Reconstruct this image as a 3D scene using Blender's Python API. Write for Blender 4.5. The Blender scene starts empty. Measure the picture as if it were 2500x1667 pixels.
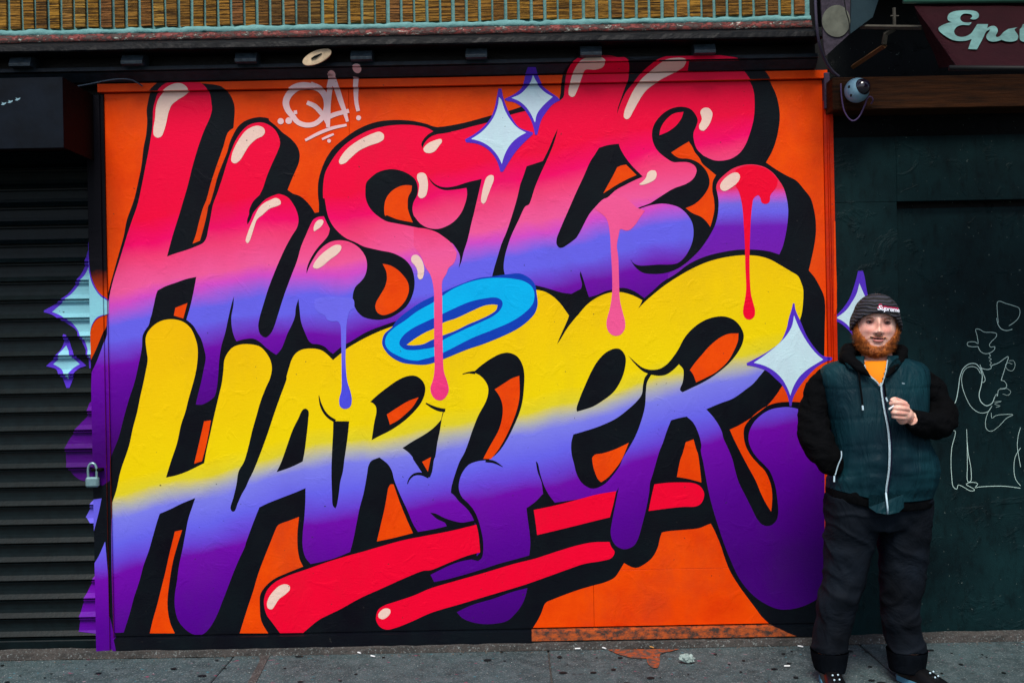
import bpy, bmesh, math, random
from mathutils import Vector, Matrix, noise
from mathutils.geometry import delaunay_2d_cdt
R = math.radians
random.seed(7)
SC = bpy.context.scene
COL = SC.collection

# ---------------------------------------------------------------- camera
D, F, H = 5.2, 2444.0, 1.59          # distance to the wall, focal length in photo pixels, eye height
TH = R(1.1)                          # the photographer's slight tilt
cam_d = bpy.data.cameras.new('camera'); cam = bpy.data.objects.new('camera', cam_d); COL.objects.link(cam)
cam_d.sensor_width = 36; cam_d.lens = F/2500*36; cam_d.clip_end = 500; cam_d.clip_start = .05
cam.location = (0, -D, H); cam.rotation_euler = Matrix.Rotation(R(90), 3, 'X').to_euler()
cam.rotation_euler = (Matrix.Rotation(R(90), 3, 'X') @ Matrix.Rotation(-TH, 3, 'Z')).to_euler()
SC.camera = cam
# ---------------------------------------------------------------- light
SUN_EL, SUN_AZ = 56, 10
w = bpy.data.worlds.new('World'); SC.world = w; w.use_nodes = True
nt = w.node_tree; sky = nt.nodes.new('ShaderNodeTexSky'); sky.sky_type = 'NISHITA'
sky.sun_disc = False; sky.sun_elevation = R(SUN_EL); sky.sun_rotation = R(180+SUN_AZ)
sky.air_density = 1.0; sky.dust_density = 2.5; sky.ozone_density = 1.0
nt.links.new(sky.outputs[0], nt.nodes['Background'].inputs[0]); nt.nodes['Background'].inputs[1].default_value = .075
sd = bpy.data.lights.new('sun', 'SUN'); sd.energy = 2.2; sd.angle = R(22); sd.color = (1, .95, .87)
sun = bpy.data.objects.new('sun', sd); COL.objects.link(sun)
sdir = Vector((-math.sin(R(SUN_AZ))*math.cos(R(SUN_EL)), -math.cos(R(SUN_AZ))*math.cos(R(SUN_EL)), math.sin(R(SUN_EL))))
sun.rotation_euler = sdir.to_track_quat('Z', 'Y').to_euler(); sun.location = sdir*20
vs = SC.view_settings; vs.view_transform = 'Standard'; vs.look = 'None'; vs.gamma = 1; vs.exposure = .7
SC.display_settings.display_device = 'sRGB'
SC.cycles.max_bounces = 6

# ---------------------------------------------------------------- photo pixel -> place
ct, st = math.cos(TH), math.sin(TH)
def W(px, py, d=0.0):
    """point of the plane d metres in front of the mural that the photo shows at (px, py) -> (x, z)"""
    dx, dy = px-1250, py-833.5
    k = (D-d)/F
    return ((dx*ct-dy*st)*k, H+(-dx*st-dy*ct)*k)
def zr(v, d=0.0): return H+(833.5-v)*(D-d)/F
def P(px, py, d=0.0):
    x, z = W(px, py, d); return Vector((x, -d, z))

# ---------------------------------------------------------------- scene helpers
def tag(o, label=None, cat=None, group=None, kind=None):
    for k, v in (('label', label), ('category', cat), ('group', group), ('kind', kind)):
        if v: o[k] = v
    return o
def empty(name, loc, label, cat, group=None):
    o = bpy.data.objects.new(name, None); COL.objects.link(o); o.location = loc; o.empty_display_size = .1
    return tag(o, label, cat, group)
def link(name, me, mat, parent=None, label=None, smooth=False, kind=None):
    if mat and not me.materials: me.materials.append(mat)
    if smooth:
        for p in me.polygons: p.use_smooth = True
    o = bpy.data.objects.new(name, me); COL.objects.link(o)
    if parent:
        o.parent = parent
        o.matrix_parent_inverse = Matrix.Translation(-Vector(parent.location)) if parent.type == 'EMPTY' else Matrix.Identity(4)
    if label: o['label'] = label
    if kind: o['kind'] = kind
    return o
def bm_obj(name, bm, mat, parent=None, label=None, smooth=False, kind=None):
    me = bpy.data.meshes.new(name); bmesh.ops.recalc_face_normals(bm, faces=bm.faces[:])
    bm.to_mesh(me); bm.free(); return link(name, me, mat, parent, label, smooth, kind)
def box(bm, x0, x1, y0, y1, z0, z1, bev=0):
    vs_ = [bm.verts.new((x, y, z)) for x in (x0, x1) for y in (y0, y1) for z in (z0, z1)]
    q = [(0, 1, 3, 2), (4, 6, 7, 5), (0, 4, 5, 1), (2, 3, 7, 6), (0, 2, 6, 4), (1, 5, 7, 3)]
    fs = [bm.faces.new([vs_[i] for i in f]) for f in q]
    if bev:
        es = set(e for f in fs for e in f.edges)
        bmesh.ops.bevel(bm, geom=list(es), offset=bev, segments=1, affect='EDGES')
    return vs_
def tube(bm, pts, r, n=8, cap=True):
    pts = [Vector(p) for p in pts]; rs = r if isinstance(r, (list, tuple)) else [r]*len(pts)
    rings = []; up = None
    for i, p in enumerate(pts):
        t = (pts[min(i+1, len(pts)-1)]-pts[max(i-1, 0)]).normalized()
        if up is None: up = Vector((0, 0, 1)) if abs(t.z) < .9 else Vector((0, 1, 0))
        a = t.cross(up)
        if a.length < 1e-4: a = t.cross(Vector((1, 0, 0)))
        a.normalize(); b = a.cross(t).normalized(); up = b
        rings.append([bm.verts.new(p+(a*math.cos(2*math.pi*k/n)+b*math.sin(2*math.pi*k/n))*rs[i]) for k in range(n)])
    for r0, r1 in zip(rings, rings[1:]):
        for k in range(n): bm.faces.new((r0[k], r0[(k+1) % n], r1[(k+1) % n], r1[k]))
    if cap: bm.faces.new(rings[0]); bm.faces.new(rings[-1][::-1])
def extrude_profile(bm, prof, x0, x1, nx=1):
    """prof: list of (y, z) polyline, swept along x"""
    cols = []
    for i in range(nx+1):
        x = x0+(x1-x0)*i/nx; cols.append([bm.verts.new((x, y, z)) for y, z in prof])
    for a, b in zip(cols, cols[1:]):
        for k in range(len(prof)-1): bm.faces.new((a[k], b[k], b[k+1], a[k+1]))
def smooth_line(pts, n=8):
    """Catmull-Rom through 2-D or 3-D points"""
    pts = [Vector(p) for p in pts]; out = []
    for i in range(len(pts)-1):
        p0, p1, p2, p3 = pts[max(i-1, 0)], pts[i], pts[i+1], pts[min(i+2, len(pts)-1)]
        for k in range(n):
            t = k/n
            out.append(.5*((2*p1)+(p2-p0)*t+(2*p0-5*p1+4*p2-p3)*t*t+(3*p1-p0-3*p2+p3)*t**3))
    out.append(pts[-1]); return out

# ---------------------------------------------------------------- materials
def nd(nt, t, **kw):
    n = nt.nodes.new(t)
    for k, v in kw.items(): setattr(n, k, v)
    return n
def setramp(r, stops, interp='LINEAR'):
    cr = r.color_ramp; cr.interpolation = interp
    while len(cr.elements) > 1: cr.elements.remove(cr.elements[-1])
    for i, (p, c) in enumerate(stops):
        e = cr.elements[0] if i == 0 else cr.elements.new(p)
        e.position = p; e.color = (*c, 1) if len(c) == 3 else c
def math_(nt, op, a, b=None, c=None):
    n = nd(nt, 'ShaderNodeMath', operation=op)
    for i, v in enumerate((a, b, c)):
        if v is None: continue
        if isinstance(v, (int, float)): n.inputs[i].default_value = v
        else: nt.links.new(v, n.inputs[i])
    return n.outputs[0]
def mix(nt, f, a, b, mode='MIX'):
    n = nd(nt, 'ShaderNodeMix', data_type='RGBA', blend_type=mode)
    for s, v in ((0, f), (6, a), (7, b)):
        if isinstance(v, (int, float)): n.inputs[s].default_value = v
        elif isinstance(v, tuple): n.inputs[s].default_value = (*v, 1)
        else: nt.links.new(v, n.inputs[s])
    return n.outputs[2]
def noise_(nt, co, scale, detail=4, rough=.6, stretch=None, dist=0):
    if stretch:
        m = nd(nt, 'ShaderNodeMapping'); m.inputs[3].default_value = stretch; nt.links.new(co, m.inputs[0]); co = m.outputs[0]
    n = nd(nt, 'ShaderNodeTexNoise'); n.inputs['Scale'].default_value = scale; n.inputs['Detail'].default_value = detail
    n.inputs['Roughness'].default_value = rough; n.inputs['Distortion'].default_value = dist
    nt.links.new(co, n.inputs['Vector']); return n.outputs[0]
def rng(nt, v, a, b, c=0, d=1):
    n = nd(nt, 'ShaderNodeMapRange'); nt.links.new(v, n.inputs[0])
    for i, k in enumerate((a, b, c, d)): n.inputs[i+1].default_value = k
    return n.outputs[0]
MATS = {}
def base_mat(name):
    m = bpy.data.materials.new(name); m.use_nodes = True
    nt = m.node_tree; b = nt.nodes['Principled BSDF']; MATS[name] = m
    geo = nd(nt, 'ShaderNodeNewGeometry')
    return m, nt, b, geo.outputs['Position']
def bump(nt, b, h, strength=.3, dist=.002):
    n = nd(nt, 'ShaderNodeBump'); n.inputs['Strength'].default_value = strength; n.inputs['Distance'].default_value = dist
    nt.links.new(h, n.inputs['Height']); nt.links.new(n.outputs[0], b.inputs['Normal'])
def simple(name, col, rough=.6, var=.25, scale=9, bs=.25, bd=.002, bscale=60, metal=0, spec=.2, col2=None):
    m, nt, b, pos = base_mat(name)
    n1 = noise_(nt, pos, scale, 5, .65)
    f = rng(nt, n1, .35, .7)
    c2 = col2 or tuple(c*(1-var) for c in col)
    nt.links.new(mix(nt, f, col, c2), b.inputs['Base Color'])
    b.inputs['Roughness'].default_value = rough; b.inputs['Metallic'].default_value = metal
    b.inputs['Specular IOR Level'].default_value = spec
    bump(nt, b, noise_(nt, pos, bscale, 4, .6), bs, bd)
    return m
def wall_relief(nt, b, pos, amount=1.0):
    """paint over old plywood and layers of roller paint: grain, puckers, brush ridges, and a little grime"""
    grain = noise_(nt, pos, 34, 5, .65, (1.0, 1.0, 3.2))
    fine = noise_(nt, pos, 240, 3, .6)
    pk = noise_(nt, pos, 7, 5, .55, None, 1.4)
    pk = rng(nt, pk, .56, .66)
    h = math_(nt, 'ADD', math_(nt, 'MULTIPLY', grain, .55), math_(nt, 'MULTIPLY', fine, .22))
    h = math_(nt, 'ADD', h, math_(nt, 'MULTIPLY', math_(nt, 'MULTIPLY', pk, noise_(nt, pos, 55, 4, .7, (1, 1, .6))), .8))
    bump(nt, b, h, .5*amount, .0035)
def grime(nt, pos, col, k=.28):
    g = rng(nt, noise_(nt, pos, 2.3, 6, .7, (1, 1, .6)), .5, .78, 0, k)
    speck = rng(nt, noise_(nt, pos, 46, 2, .5), .735, .76, 0, .8)
    c = mix(nt, g, col, (.045, .035, .03))
    return mix(nt, speck, c, (.02, .02, .02))
def paint(name, col, rough=.42, var=.12, k=.16):
    m, nt, b, pos = base_mat(name)
    f = rng(nt, noise_(nt, pos, 3.1, 5, .7), .3, .75)
    c = mix(nt, f, col, (col[0]*(1-var*.6), col[1]*(1-var*1.6), col[2]*(1-var)))
    nt.links.new(grime(nt, pos, c, k), b.inputs['Base Color'])
    b.inputs['Roughness'].default_value = rough; b.inputs['Specular IOR Level'].default_value = .10
    wall_relief(nt, b, pos); return m
def fade_paint(name, line, stops, wob=16, rough=.42):
    """sprayed fade: colour goes through the stops (photo px below the line) across a line given as (x, y) px"""
    m, nt, b, pos = base_mat(name)
    sep = nd(nt, 'ShaderNodeSeparateXYZ'); nt.links.new(pos, sep.inputs[0])
    u = math_(nt, 'MULTIPLY_ADD', sep.outputs[0], F/D/2500, .5)
    r = nd(nt, 'ShaderNodeValToRGB')
    setramp(r, [(x/2500, ((y+(x-1250)*math.tan(TH))/1667,)*3) for x, y in line]); nt.links.new(u, r.inputs[0])
    v = math_(nt, 'MULTIPLY_ADD', sep.outputs[2], -F/D, 833.5+H*F/D)
    t = math_(nt, 'SUBTRACT', v, math_(nt, 'MULTIPLY', r.outputs[0], 1667))
    n1 = noise_(nt, pos, 3.6, 3, .5, (1, 1, 1.5)); n2 = noise_(nt, pos, 160, 3, .7)
    t = math_(nt, 'ADD', t, math_(nt, 'MULTIPLY', math_(nt, 'SUBTRACT', n1, .5), wob*2.6))
    t = math_(nt, 'ADD', t, math_(nt, 'MULTIPLY', math_(nt, 'SUBTRACT', n2, .5), wob*1.0))
    r2 = nd(nt, 'ShaderNodeValToRGB'); setramp(r2, [((p+400)/1000, c) for p, c in stops])
    nt.links.new(rng(nt, t, -400, 600), r2.inputs[0])
    f = rng(nt, noise_(nt, pos, 3.1, 5, .7), .3, .8)
    c = mix(nt, f, r2.outputs[0], (.95, .92, .95), 'MULTIPLY')
    nt.links.new(grime(nt, pos, c, .13), b.inputs['Base Color'])
    b.inputs['Roughness'].default_value = rough; b.inputs['Specular IOR Level'].default_value = .10
    wall_relief(nt, b, pos); return m
RED, HOT, PNK, PK2, MAG, LIL, PUR = (.86, .0, .045), (.86, .0, .13), (.86, .045, .17), (.84, .10, .32), (.62, .07, .55), (.13, .12, .80), (.15, .002, .38)
M_top = fade_paint('sprayed_pink_fade', [(0, 800), (270, 772), (640, 702), (850, 700), (1150, 625), (1400, 581), (1600, 533), (1900, 490), (2400, 480)],
    [(-400, RED), (-225, RED), (-165, HOT), (-130, PNK), (-58, PK2), (-28, MAG), (-8, (.38, .10, .66)), (20, LIL), (60, LIL), (84, (.14, .06, .62)), (118, PUR), (190, (.10, 0, .29)), (330, (.045, 0, .13))])
M_tail = fade_paint('sprayed_tail_fade', [(0, 480), (1700, 492), (2400, 480)],
    [(-400, RED), (-30, (.84, .03, .10)), (-14, (.6, .08, .5)), (8, (.17, .14, .75)), (28, (.14, .12, .8)), (62, (.15, .01, .45)), (200, (.16, .01, .36))], 8)
YEL = (.86, .58, .0)
M_bot = fade_paint('sprayed_yellow_fade', [(0, 1260), (270, 1235), (400, 1200), (500, 1182), (740, 1112), (1000, 1078), (1300, 1022), (1450, 990), (1600, 945), (1850, 878), (2400, 800)],
    [(-400, (.86, .50, 0)), (-200, YEL), (-60, (.84, .64, 0)), (-22, (.72, .62, .02)), (6, (.42, .43, .42)), (34, (.19, .20, .80)), (95, (.13, .12, .80)), (140, (.13, .05, .62)), (170, PUR), (300, (.085, 0, .27)), (480, (.05, 0, .17))], 14)
M_ora = paint('orange_wall_paint', (.86, .075, .0), var=.34, k=.22)
M_blk = paint('black_wall_paint', (.0035, .007, .010), rough=.38, var=.5, k=.05)
M_cream = paint('cream_spray_paint', (.84, .64, .53), k=.1)
M_tag = paint('pale_pink_marker_paint', (.82, .58, .58), k=.1)
M_red = paint('red_spray_paint', (.86, .0, .03), k=.1)
M_ice = paint('ice_blue_spray_paint', (.55, .80, .86), k=.12)
M_ice2 = paint('cyan_spray_paint', (.24, .60, .70), k=.25)  # darker and bluer than the other stars, for those on the shutter
M_vio = paint('violet_outline_paint', (.085, .03, .55), k=.1)
M_cyan = paint('sky_blue_spray_paint', (.0, .46, .86), k=.06)
M_blue = paint('deep_blue_spray_paint', (.004, .05, .46), k=.06)
M_dpk = fade_paint('pink_drip_paint', [(0, 700), (2400, 700)], [(-400, PNK), (-135, PNK), (-85, PK2), (-40, (.86, .11, .31)), (60, (.86, .07, .23)), (300, (.86, .03, .2))])
M_dpk2 = paint('pink_drip_flat_paint', (.86, .10, .30), k=.1)
M_lil = paint('lilac_spray_paint', (.13, .12, .74), k=.2)
M_dli = fade_paint('lilac_drip_paint', [(0, 850), (2400, 850)], [(-400, (.15, .14, .82)), (0, (.15, .14, .82)), (60, (.07, .07, .72))])


# ---------------------------------------------------------------- the shopfront's relief (y for a given x, z)
XS, XG, XP, XR, XJ = W(226, 900)[0], W(257, 800)[0], W(265, 800)[0], W(2017, 700)[0], W(2036, 700)[0]
XT = W(242, 210)[0]                  # where the trim strip starts
XD = W(2190, 500)[0]                 # the recessed shutter panel on the right
MP = [(0, -.03), (zr(1561), -.03), (zr(1538), -.028), (zr(1536.5), .006), (zr(1534), .006), (zr(1533.5), 0), (zr(210.6), 0), (zr(210.2), .014),
      (zr(208.4), .014), (zr(208), -.022), (zr(189), -.022), (zr(188.6), -.004), (zr(186.2), -.004), (zr(185.8), -.03), (zr(168.4), -.078), (zr(168), -.062),
      (zr(166.4), -.062), (zr(166), -.092), (zr(157), -.088), (zr(154.5), -.03), (zr(96), -.03)]
PITCH, SL0 = .0979, zr(1545)
SLAT = [(0, .064), (.004, .048), (.0085, .048), (.011, .060), (.0145, .060), (.0165, .042), (.0195, .038), (.042, .058), (.06, .061), (.0978, .064)]
ZSH = zr(392)                        # shutter disappears into its box above this
def lerp_prof(pr, z):
    if z <= pr[0][0]: return pr[0][1]
    for (a, ya), (b, yb) in zip(pr, pr[1:]):
        if z <= b: return ya+(yb-ya)*(z-a)/max(b-a, 1e-9)
    return pr[-1][1]
def relief(x, z):
    if z > zr(209): return lerp_prof(MP, z)
    if x < XS: 
        k = (z-SL0)/PITCH; return lerp_prof(SLAT, (k-math.floor(k))*PITCH)
    if x < XG: return -.022
    if x < XP: return -.012
    if x < XR: return lerp_prof(MP, z)
    if x < XJ: return -.04
    if x > XD and z < zr(526): return .035
    return 0.0
LAYER = [0]
def zone_of(x, z):
    if x < XS: return 'shutter'
    if z > zr(187): return 'cornice'
    if x < XJ+.0005: return 'wall'
    return 'right'
PARENT = {}
TILES = dict(a=(200, 150), b=(600, 150), c=(1000, 100), d=(1350, 100), e=(1650, 100), f=(200, 500), g=(600, 500), h=(1000, 450),
             i=(1350, 400), j=(1650, 400), k=(200, 750), l=(600, 750), m=(1000, 750), n=(1350, 750), o=(1650, 750), p=(200, 1150),
             q=(600, 1150), r=(1000, 1100), s=(1350, 1100), t=(1600, 1150), u=(0, 150), v=(0, 550), w=(0, 950), x=(1900, 650), y=(1900, 1000),
             z=(1100, 1400), A=(1950, 0))
def parse(path):
    """tile letters switch the origin, numbers are 3.92 per photo pixel, a trailing ' marks a corner; letter S = plain photo pixels"""
    out = []; o = (0, 0); k = 1.0
    for tok in path.split():
        if tok == 'S': o = (0, 0); k = 1.0; continue
        if tok in TILES: o = TILES[tok]; k = 3.92; continue
        corner = tok.endswith("'"); x, y = tok.rstrip("'").split(',')
        out.append((o[0]+float(x)/k, o[1]+float(y)/k, corner))
    return out
def tidy(p):
    """neighbouring tiles overlap: drop the points where the outline steps back on itself"""
    def cs(k):
        a, c, d = p[k-1], p[k], p[(k+1) % len(p)]; v1 = (c[0]-a[0], c[1]-a[1]); v2 = (d[0]-c[0], d[1]-c[1])
        return (v1[0]*v2[0]+v1[1]*v2[1])/max(1e-6, math.hypot(*v1)*math.hypot(*v2))
    again = True
    while again:
        again = False
        for k in range(len(p)):
            if not p[k][2] and cs(k) < -.3 and cs((k+1) % len(p)) < -.3: del p[k]; again = True; break
    return p
def curve(path, closed=True, n=5):
    p = parse(path)
    if closed: p = tidy(p)
    N = len(p); out = []
    for i in range(N if closed else N-1):
        p1, p2 = p[i], p[(i+1) % N]
        p0 = p[(i-1) % N] if closed else p[max(i-1, 0)]; p3 = p[(i+2) % N] if closed else p[min(i+2, N-1)]
        if p1[2]: p0 = p1
        if p2[2]: p3 = p2
        if p1[2] and p2[2]: out.append((p1[0], p1[1])); continue
        L = math.hypot(p2[0]-p1[0], p2[1]-p1[1]); nn = max(2, min(n+2, int(L/5)+1))
        a = Vector(p0[:2]); b = Vector(p1[:2]); c = Vector(p2[:2]); d = Vector(p3[:2])
        def tk(u, v_, t): return t+max((u-v_).length, 1e-3)**.5       # centripetal
        t0 = 0; t1 = tk(b, a, t0) if p0 is not p1 else -1; 
        if p0 is p1: a = b-(c-b)*.35; t1 = tk(b, a, 0)
        if p3 is p2: d = c+(c-b)*.35
        t2 = tk(c, b, t1); t3 = tk(d, c, t2)
        for s in range(nn):
            t = t1+(t2-t1)*s/nn
            A1 = a*((t1-t)/(t1-t0))+b*((t-t0)/(t1-t0)); A2 = b*((t2-t)/(t2-t1))+c*((t-t1)/(t2-t1)); A3 = c*((t3-t)/(t3-t2))+d*((t-t2)/(t3-t2))
            B1 = A1*((t2-t)/(t2-t0))+A2*((t-t0)/(t2-t0)); B2 = A2*((t3-t)/(t3-t1))+A3*((t-t1)/(t3-t1))
            q = B1*((t2-t)/(t2-t1))+B2*((t-t1)/(t2-t1)); out.append((q.x, q.y))
    if not closed: out.append(p[-1][:2])
    return out
def film(name, polys, mat, label=None, quads=False):
    """a skin of paint laid on the shopfront's relief; polys are outlines in photo pixels"""
    LAYER[0] += 1; off = .0004+.00002*LAYER[0]
    bm = bmesh.new(); ol = bm.verts.layers.float.new('o')
    for pi, poly in enumerate(polys):
        pts = []
        for px, py in poly:
            x, z = W(px, py); q = Vector((x, max(z, .004)))
            if not pts or (pts[-1]-q).length > 2e-4: pts.append(q)
        if len(pts) > 1 and (pts[0]-pts[-1]).length < 2e-4: pts.pop()
        if len(pts) < 3: continue
        n = len(pts); extra = pi*2e-7*5 if quads else 0.0
        if quads: vo, fo = pts, [list(range(n))]
        else: vo, _, fo, _, _, _ = delaunay_2d_cdt(pts, [(i, (i+1) % n) for i in range(n)], [list(range(n))], 1, 1e-6)
        nv = [bm.verts.new((q.x, 0, q.y)) for q in vo]
        for q in nv: q[ol] = extra
        for f_ in fo:
            try: bm.faces.new([nv[i] for i in f_])
            except ValueError: pass
        for q in nv:
            if not q.link_faces: bm.verts.remove(q)
    xa = min(v.co.x for v in bm.verts); xb = max(v.co.x for v in bm.verts)
    za = min(v.co.z for v in bm.verts); zb = max(v.co.z for v in bm.verts)
    e = 2e-4
    cx = [c+s for c in (XS, XG, XP, XR, XJ, XD) for s in (-e, e)]
    cz = [z for z, _ in MP]+[zr(209)-e, zr(209)+e, zr(187), zr(526)]
    if xa < XS:
        k = math.floor((za-SL0)/PITCH)
        while SL0+k*PITCH < min(zb, ZSH+.1):
            cz += [SL0+k*PITCH+dz for dz, _ in SLAT]; k += 1
    for c in cx:
        if xa < c < xb: bmesh.ops.bisect_plane(bm, geom=bm.verts[:]+bm.edges[:]+bm.faces[:], dist=1e-6, plane_co=(c, 0, 0), plane_no=(1, 0, 0))
    for c in sorted(set(cz)):
        if za < c < zb: bmesh.ops.bisect_plane(bm, geom=bm.verts[:]+bm.edges[:]+bm.faces[:], dist=1e-6, plane_co=(0, 0, c), plane_no=(0, 0, 1))
    groups = {}
    for f_ in bm.faces:
        c = f_.calc_center_median(); groups.setdefault(zone_of(c.x, c.z), []).append(f_)
    first = None
    for zn, fs in groups.items():
        if zn == 'shutter' and PARENT.get('shutter') is None: continue
        idx = {}; vv = []; ff = []
        for f_ in fs:
            if f_.calc_area() < 1e-8: continue
            q = []
            for v_ in f_.verts:
                if v_.index not in idx or True:
                    key = (round(v_.co.x, 6), round(v_.co.z, 6), round(v_[ol]*1e6))
                    if key not in idx: idx[key] = len(vv); vv.append((v_.co.x, relief(v_.co.x, v_.co.z)-off-v_[ol], v_.co.z))
                    q.append(idx[key])
            if len(set(q)) >= 3: ff.append(q)
        if not ff: continue
        me = bpy.data.meshes.new(name); me.from_pydata(vv, [], ff)
        link(name, me, mat, PARENT[zn], label)
    bm.free()
def shape(name, mat, *paths, label=None):
    film(name, [curve(p) for p in paths], mat, label)
def line(name, mat, *items, label=None):
    """each stroke is a single chain mesh with shared joints"""
    polys = []
    for path, w_ in items:
        c = curve(path, closed=False, n=5); n = len(c); L = []; Q = []
        for i, p in enumerate(c):
            a = c[max(i-1, 0)]; b = c[min(i+1, n-1)]; t = Vector((b[0]-a[0], b[1]-a[1]))
            t = t.normalized() if t.length else Vector((1, 0))
            if isinstance(w_, (int, float)): h_ = w_/2
            else:
                u = i/(n-1)*(len(w_)-1); k = min(int(u), len(w_)-2); h_ = (w_[k]+(w_[k+1]-w_[k])*(u-k))/2
            if i == 0: p = (p[0]-t.x*h_*.5, p[1]-t.y*h_*.5)
            if i == n-1: p = (p[0]+t.x*h_*.5, p[1]+t.y*h_*.5)
            L.append((p[0]-t.y*h_, p[1]+t.x*h_)); Q.append((p[0]+t.y*h_, p[1]-t.x*h_))
        for i in range(n-1): polys.append([L[i], L[i+1], Q[i+1], Q[i]])
    film(name, polys, mat, label, quads=True)
def dot(cx, cy, r, tile=None, ry=None):
    o = TILES[tile]; cx, cy, r = o[0]+cx/3.92, o[1]+cy/3.92, r/3.92; ry = (ry/3.92) if ry else r
    return [(cx+r*math.cos(a*math.pi/7), cy+ry*math.sin(a*math.pi/7)) for a in range(14)]

# ---------------------------------------------------------------- ground
M_conc = None
def concrete(name, c1, c2, c3, dots=True, k=1.0):
    m, nt, b, pos = base_mat(name)
    big = noise_(nt, pos, 2.2, 7, .75); mid = noise_(nt, pos, 14, 5, .7); fine = noise_(nt, pos, 160, 4, .7)
    c = mix(nt, rng(nt, big, .42, .60), c1, c2); c = mix(nt, rng(nt, mid, .45, .7), c, c3)
    c = mix(nt, rng(nt, fine, .38, .62, 0, .55), c, (.012, .018, .018)); c = mix(nt, rng(nt, noise_(nt, pos, 46, 4, .85), .54, .62, 0, .6), c, (.02, .03, .032)); c = mix(nt, rng(nt, noise_(nt, pos, 90, 3, .8), .58, .66, 0, .8), c, (.26, .30, .30))
    if dots:
        # old overspray from many murals: small tinted flecks
        for sc_, col, th in ((22, (.30, .03, .10), .76), (26, (.04, .22, .28), .76), (19, (.30, .22, .26), .78), (30, (.45, .5, .5), .80)):
            c = mix(nt, rng(nt, noise_(nt, pos, sc_, 2, .5, (1, 1.3, 1)), th-.07, th, 0, .75), c, col)
        vo = nd(nt, 'ShaderNodeTexVoronoi'); vo.inputs['Scale'].default_value = 11; nt.links.new(pos, vo.inputs['Vector'])
        c = mix(nt, rng(nt, vo.outputs['Distance'], .0, .17, .9, 0), c, (.008, .009, .01))
    nt.links.new(c, b.inputs['Base Color']); b.inputs['Roughness'].default_value = .85
    h = math_(nt, 'ADD', math_(nt, 'MULTIPLY', fine, .5), mid); bump(nt, b, h, .8, .010*k); return m
M_conc = concrete('stained_concrete', (.048, .092, .102), (.018, .038, .045), (.090, .13, .145))
M_kerbm = concrete('dirty_base_concrete', (.06, .05, .045), (.035, .03, .028), (.09, .075, .07), False)
M_asph = concrete('asphalt', (.05, .05, .052), (.04, .04, .042), (.06, .06, .06), False)
bm = bmesh.new(); box(bm, -150, 150, -150, 60, -.6, -.2)
tag(bm_obj('ground', bm, M_asph), kind='structure')
bm = bmesh.new(); bm.faces.new([bm.verts.new(p) for p in ((-60, -14, -.15), (60, -14, -.15), (60, -3.75, -.13), (-60, -3.75, -.13))])
tag(bm_obj('road', bm, M_asph), kind='structure')
bm = bmesh.new(); box(bm, -60, 60, -3.74, -3.6, -.2, 0, .012)
tag(bm_obj('kerb', bm, M_conc), kind='structure')
# pavement: one bed, and single slabs with recessed joints
bm = bmesh.new(); box(bm, -60, 60, -3.6, .3, -.2, -.012)
pave = tag(bm_obj('pavement', bm, M_kerbm), kind='structure')
xj = W(1338, 1600)[0]; slabs = []
xs_ = [xj+1.62*k+random.uniform(-.02, .02) for k in range(-5, 5)]; xs_[5] = xj
for a, b in zip(xs_, xs_[1:]):
    for y0, y1 in ((-1.45, -.052), (-3.59, -1.46)):
        bm = bmesh.new(); t = random.uniform(-.002, .002)
        box(bm, a+.004, b-.004, y0, y1, -.05, t*.5, .004)
        for v_ in bm.verts:
            if v_.co.z > -.02: v_.co.z += random.uniform(-.0015, .0015)
        bm_obj('paving_slab', bm, M_conc, pave)

# ---------------------------------------------------------------- the painted wall
wall = empty('mural_wall', (0, 0, 0), 'boarded shop wall painted with bubble letters on orange between the two dark shutters', 'mural')
corn = empty('shopfront_cornice', (0, 0, 3), 'black painted wooden cornice with block brackets above the orange wall', 'cornice')
shut = empty('roller_shutter', (-3, .05, 0), 'black ribbed metal roller shutter left of the mural with half a star sprayed on', 'shutter')
right = empty('boarded_shopfront', (2.5, 0, 0), 'dark teal painted shopfront boards behind the standing man with chalk line drawings', 'wall')
PARENT.update(wall=wall, cornice=corn, shutter=shut, right=right)
# plywood sheets: seams seen in the photo at x=1430 px and y=1395 px
xseam = W(1433, 600)[0]; zs = zr(1393+3); zt = zr(210.8); zb_ = zr(1533)
def sheet(x0, x1, z0, z1, y=0.0, name='plywood_sheet', mat=None, par=None, th=.03):
    bm = bmesh.new(); box(bm, x0, x1, y, y+th, z0, z1, .0012); bm_obj(name, bm, mat or M_ora, par or wall)
for x0, x1 in ((XP, W(860, 700)[0]), (W(860, 700)[0], xseam), (xseam, XR)):
    for z0, z1 in ((zb_, zs), (zs, zt)): sheet(x0+.0006, x1-.0006, z0+.0005, z1-.0005)
# wall core behind everything
M_dark = simple('dark_wood', (.004, .005, .006), .6, .4, 12)
bm = bmesh.new(); box(bm, XG-.002, XJ, .031, .3, 0, 3.2); box(bm, -6, XG-.003, .085, .3, zr(380), 3.2); 
bm_obj('backing', bm, M_dark, wall)
m, nt, b, pos = base_mat('rusty_orange_board')
f_ = rng(nt, noise_(nt, pos, 26, 6, .75, (1, 1, 1.6)), .42, .6)
nt.links.new(mix(nt, f_, (.42, .07, .004), (.035, .02, .014)), b.inputs['Base Color']); b.inputs['Roughness'].default_value = .75
bump(nt, b, noise_(nt, pos, 60, 5, .7), .6, .005); M_rust = m
bm = bmesh.new(); extrude_profile(bm, [(.03, zr(1561)), (-.03, zr(1561)), (-.028, zr(1538)), (.006, zr(1536.5)), (.03, zr(1536.4))], XP, XR-.001)
bm_obj('base_board', bm, M_rust, wall)
bm = bmesh.new(); n_ = 160
pr = [(-.052, 0), (-.048, zr(1566)), (.02, zr(1563))]
cols = []
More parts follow.
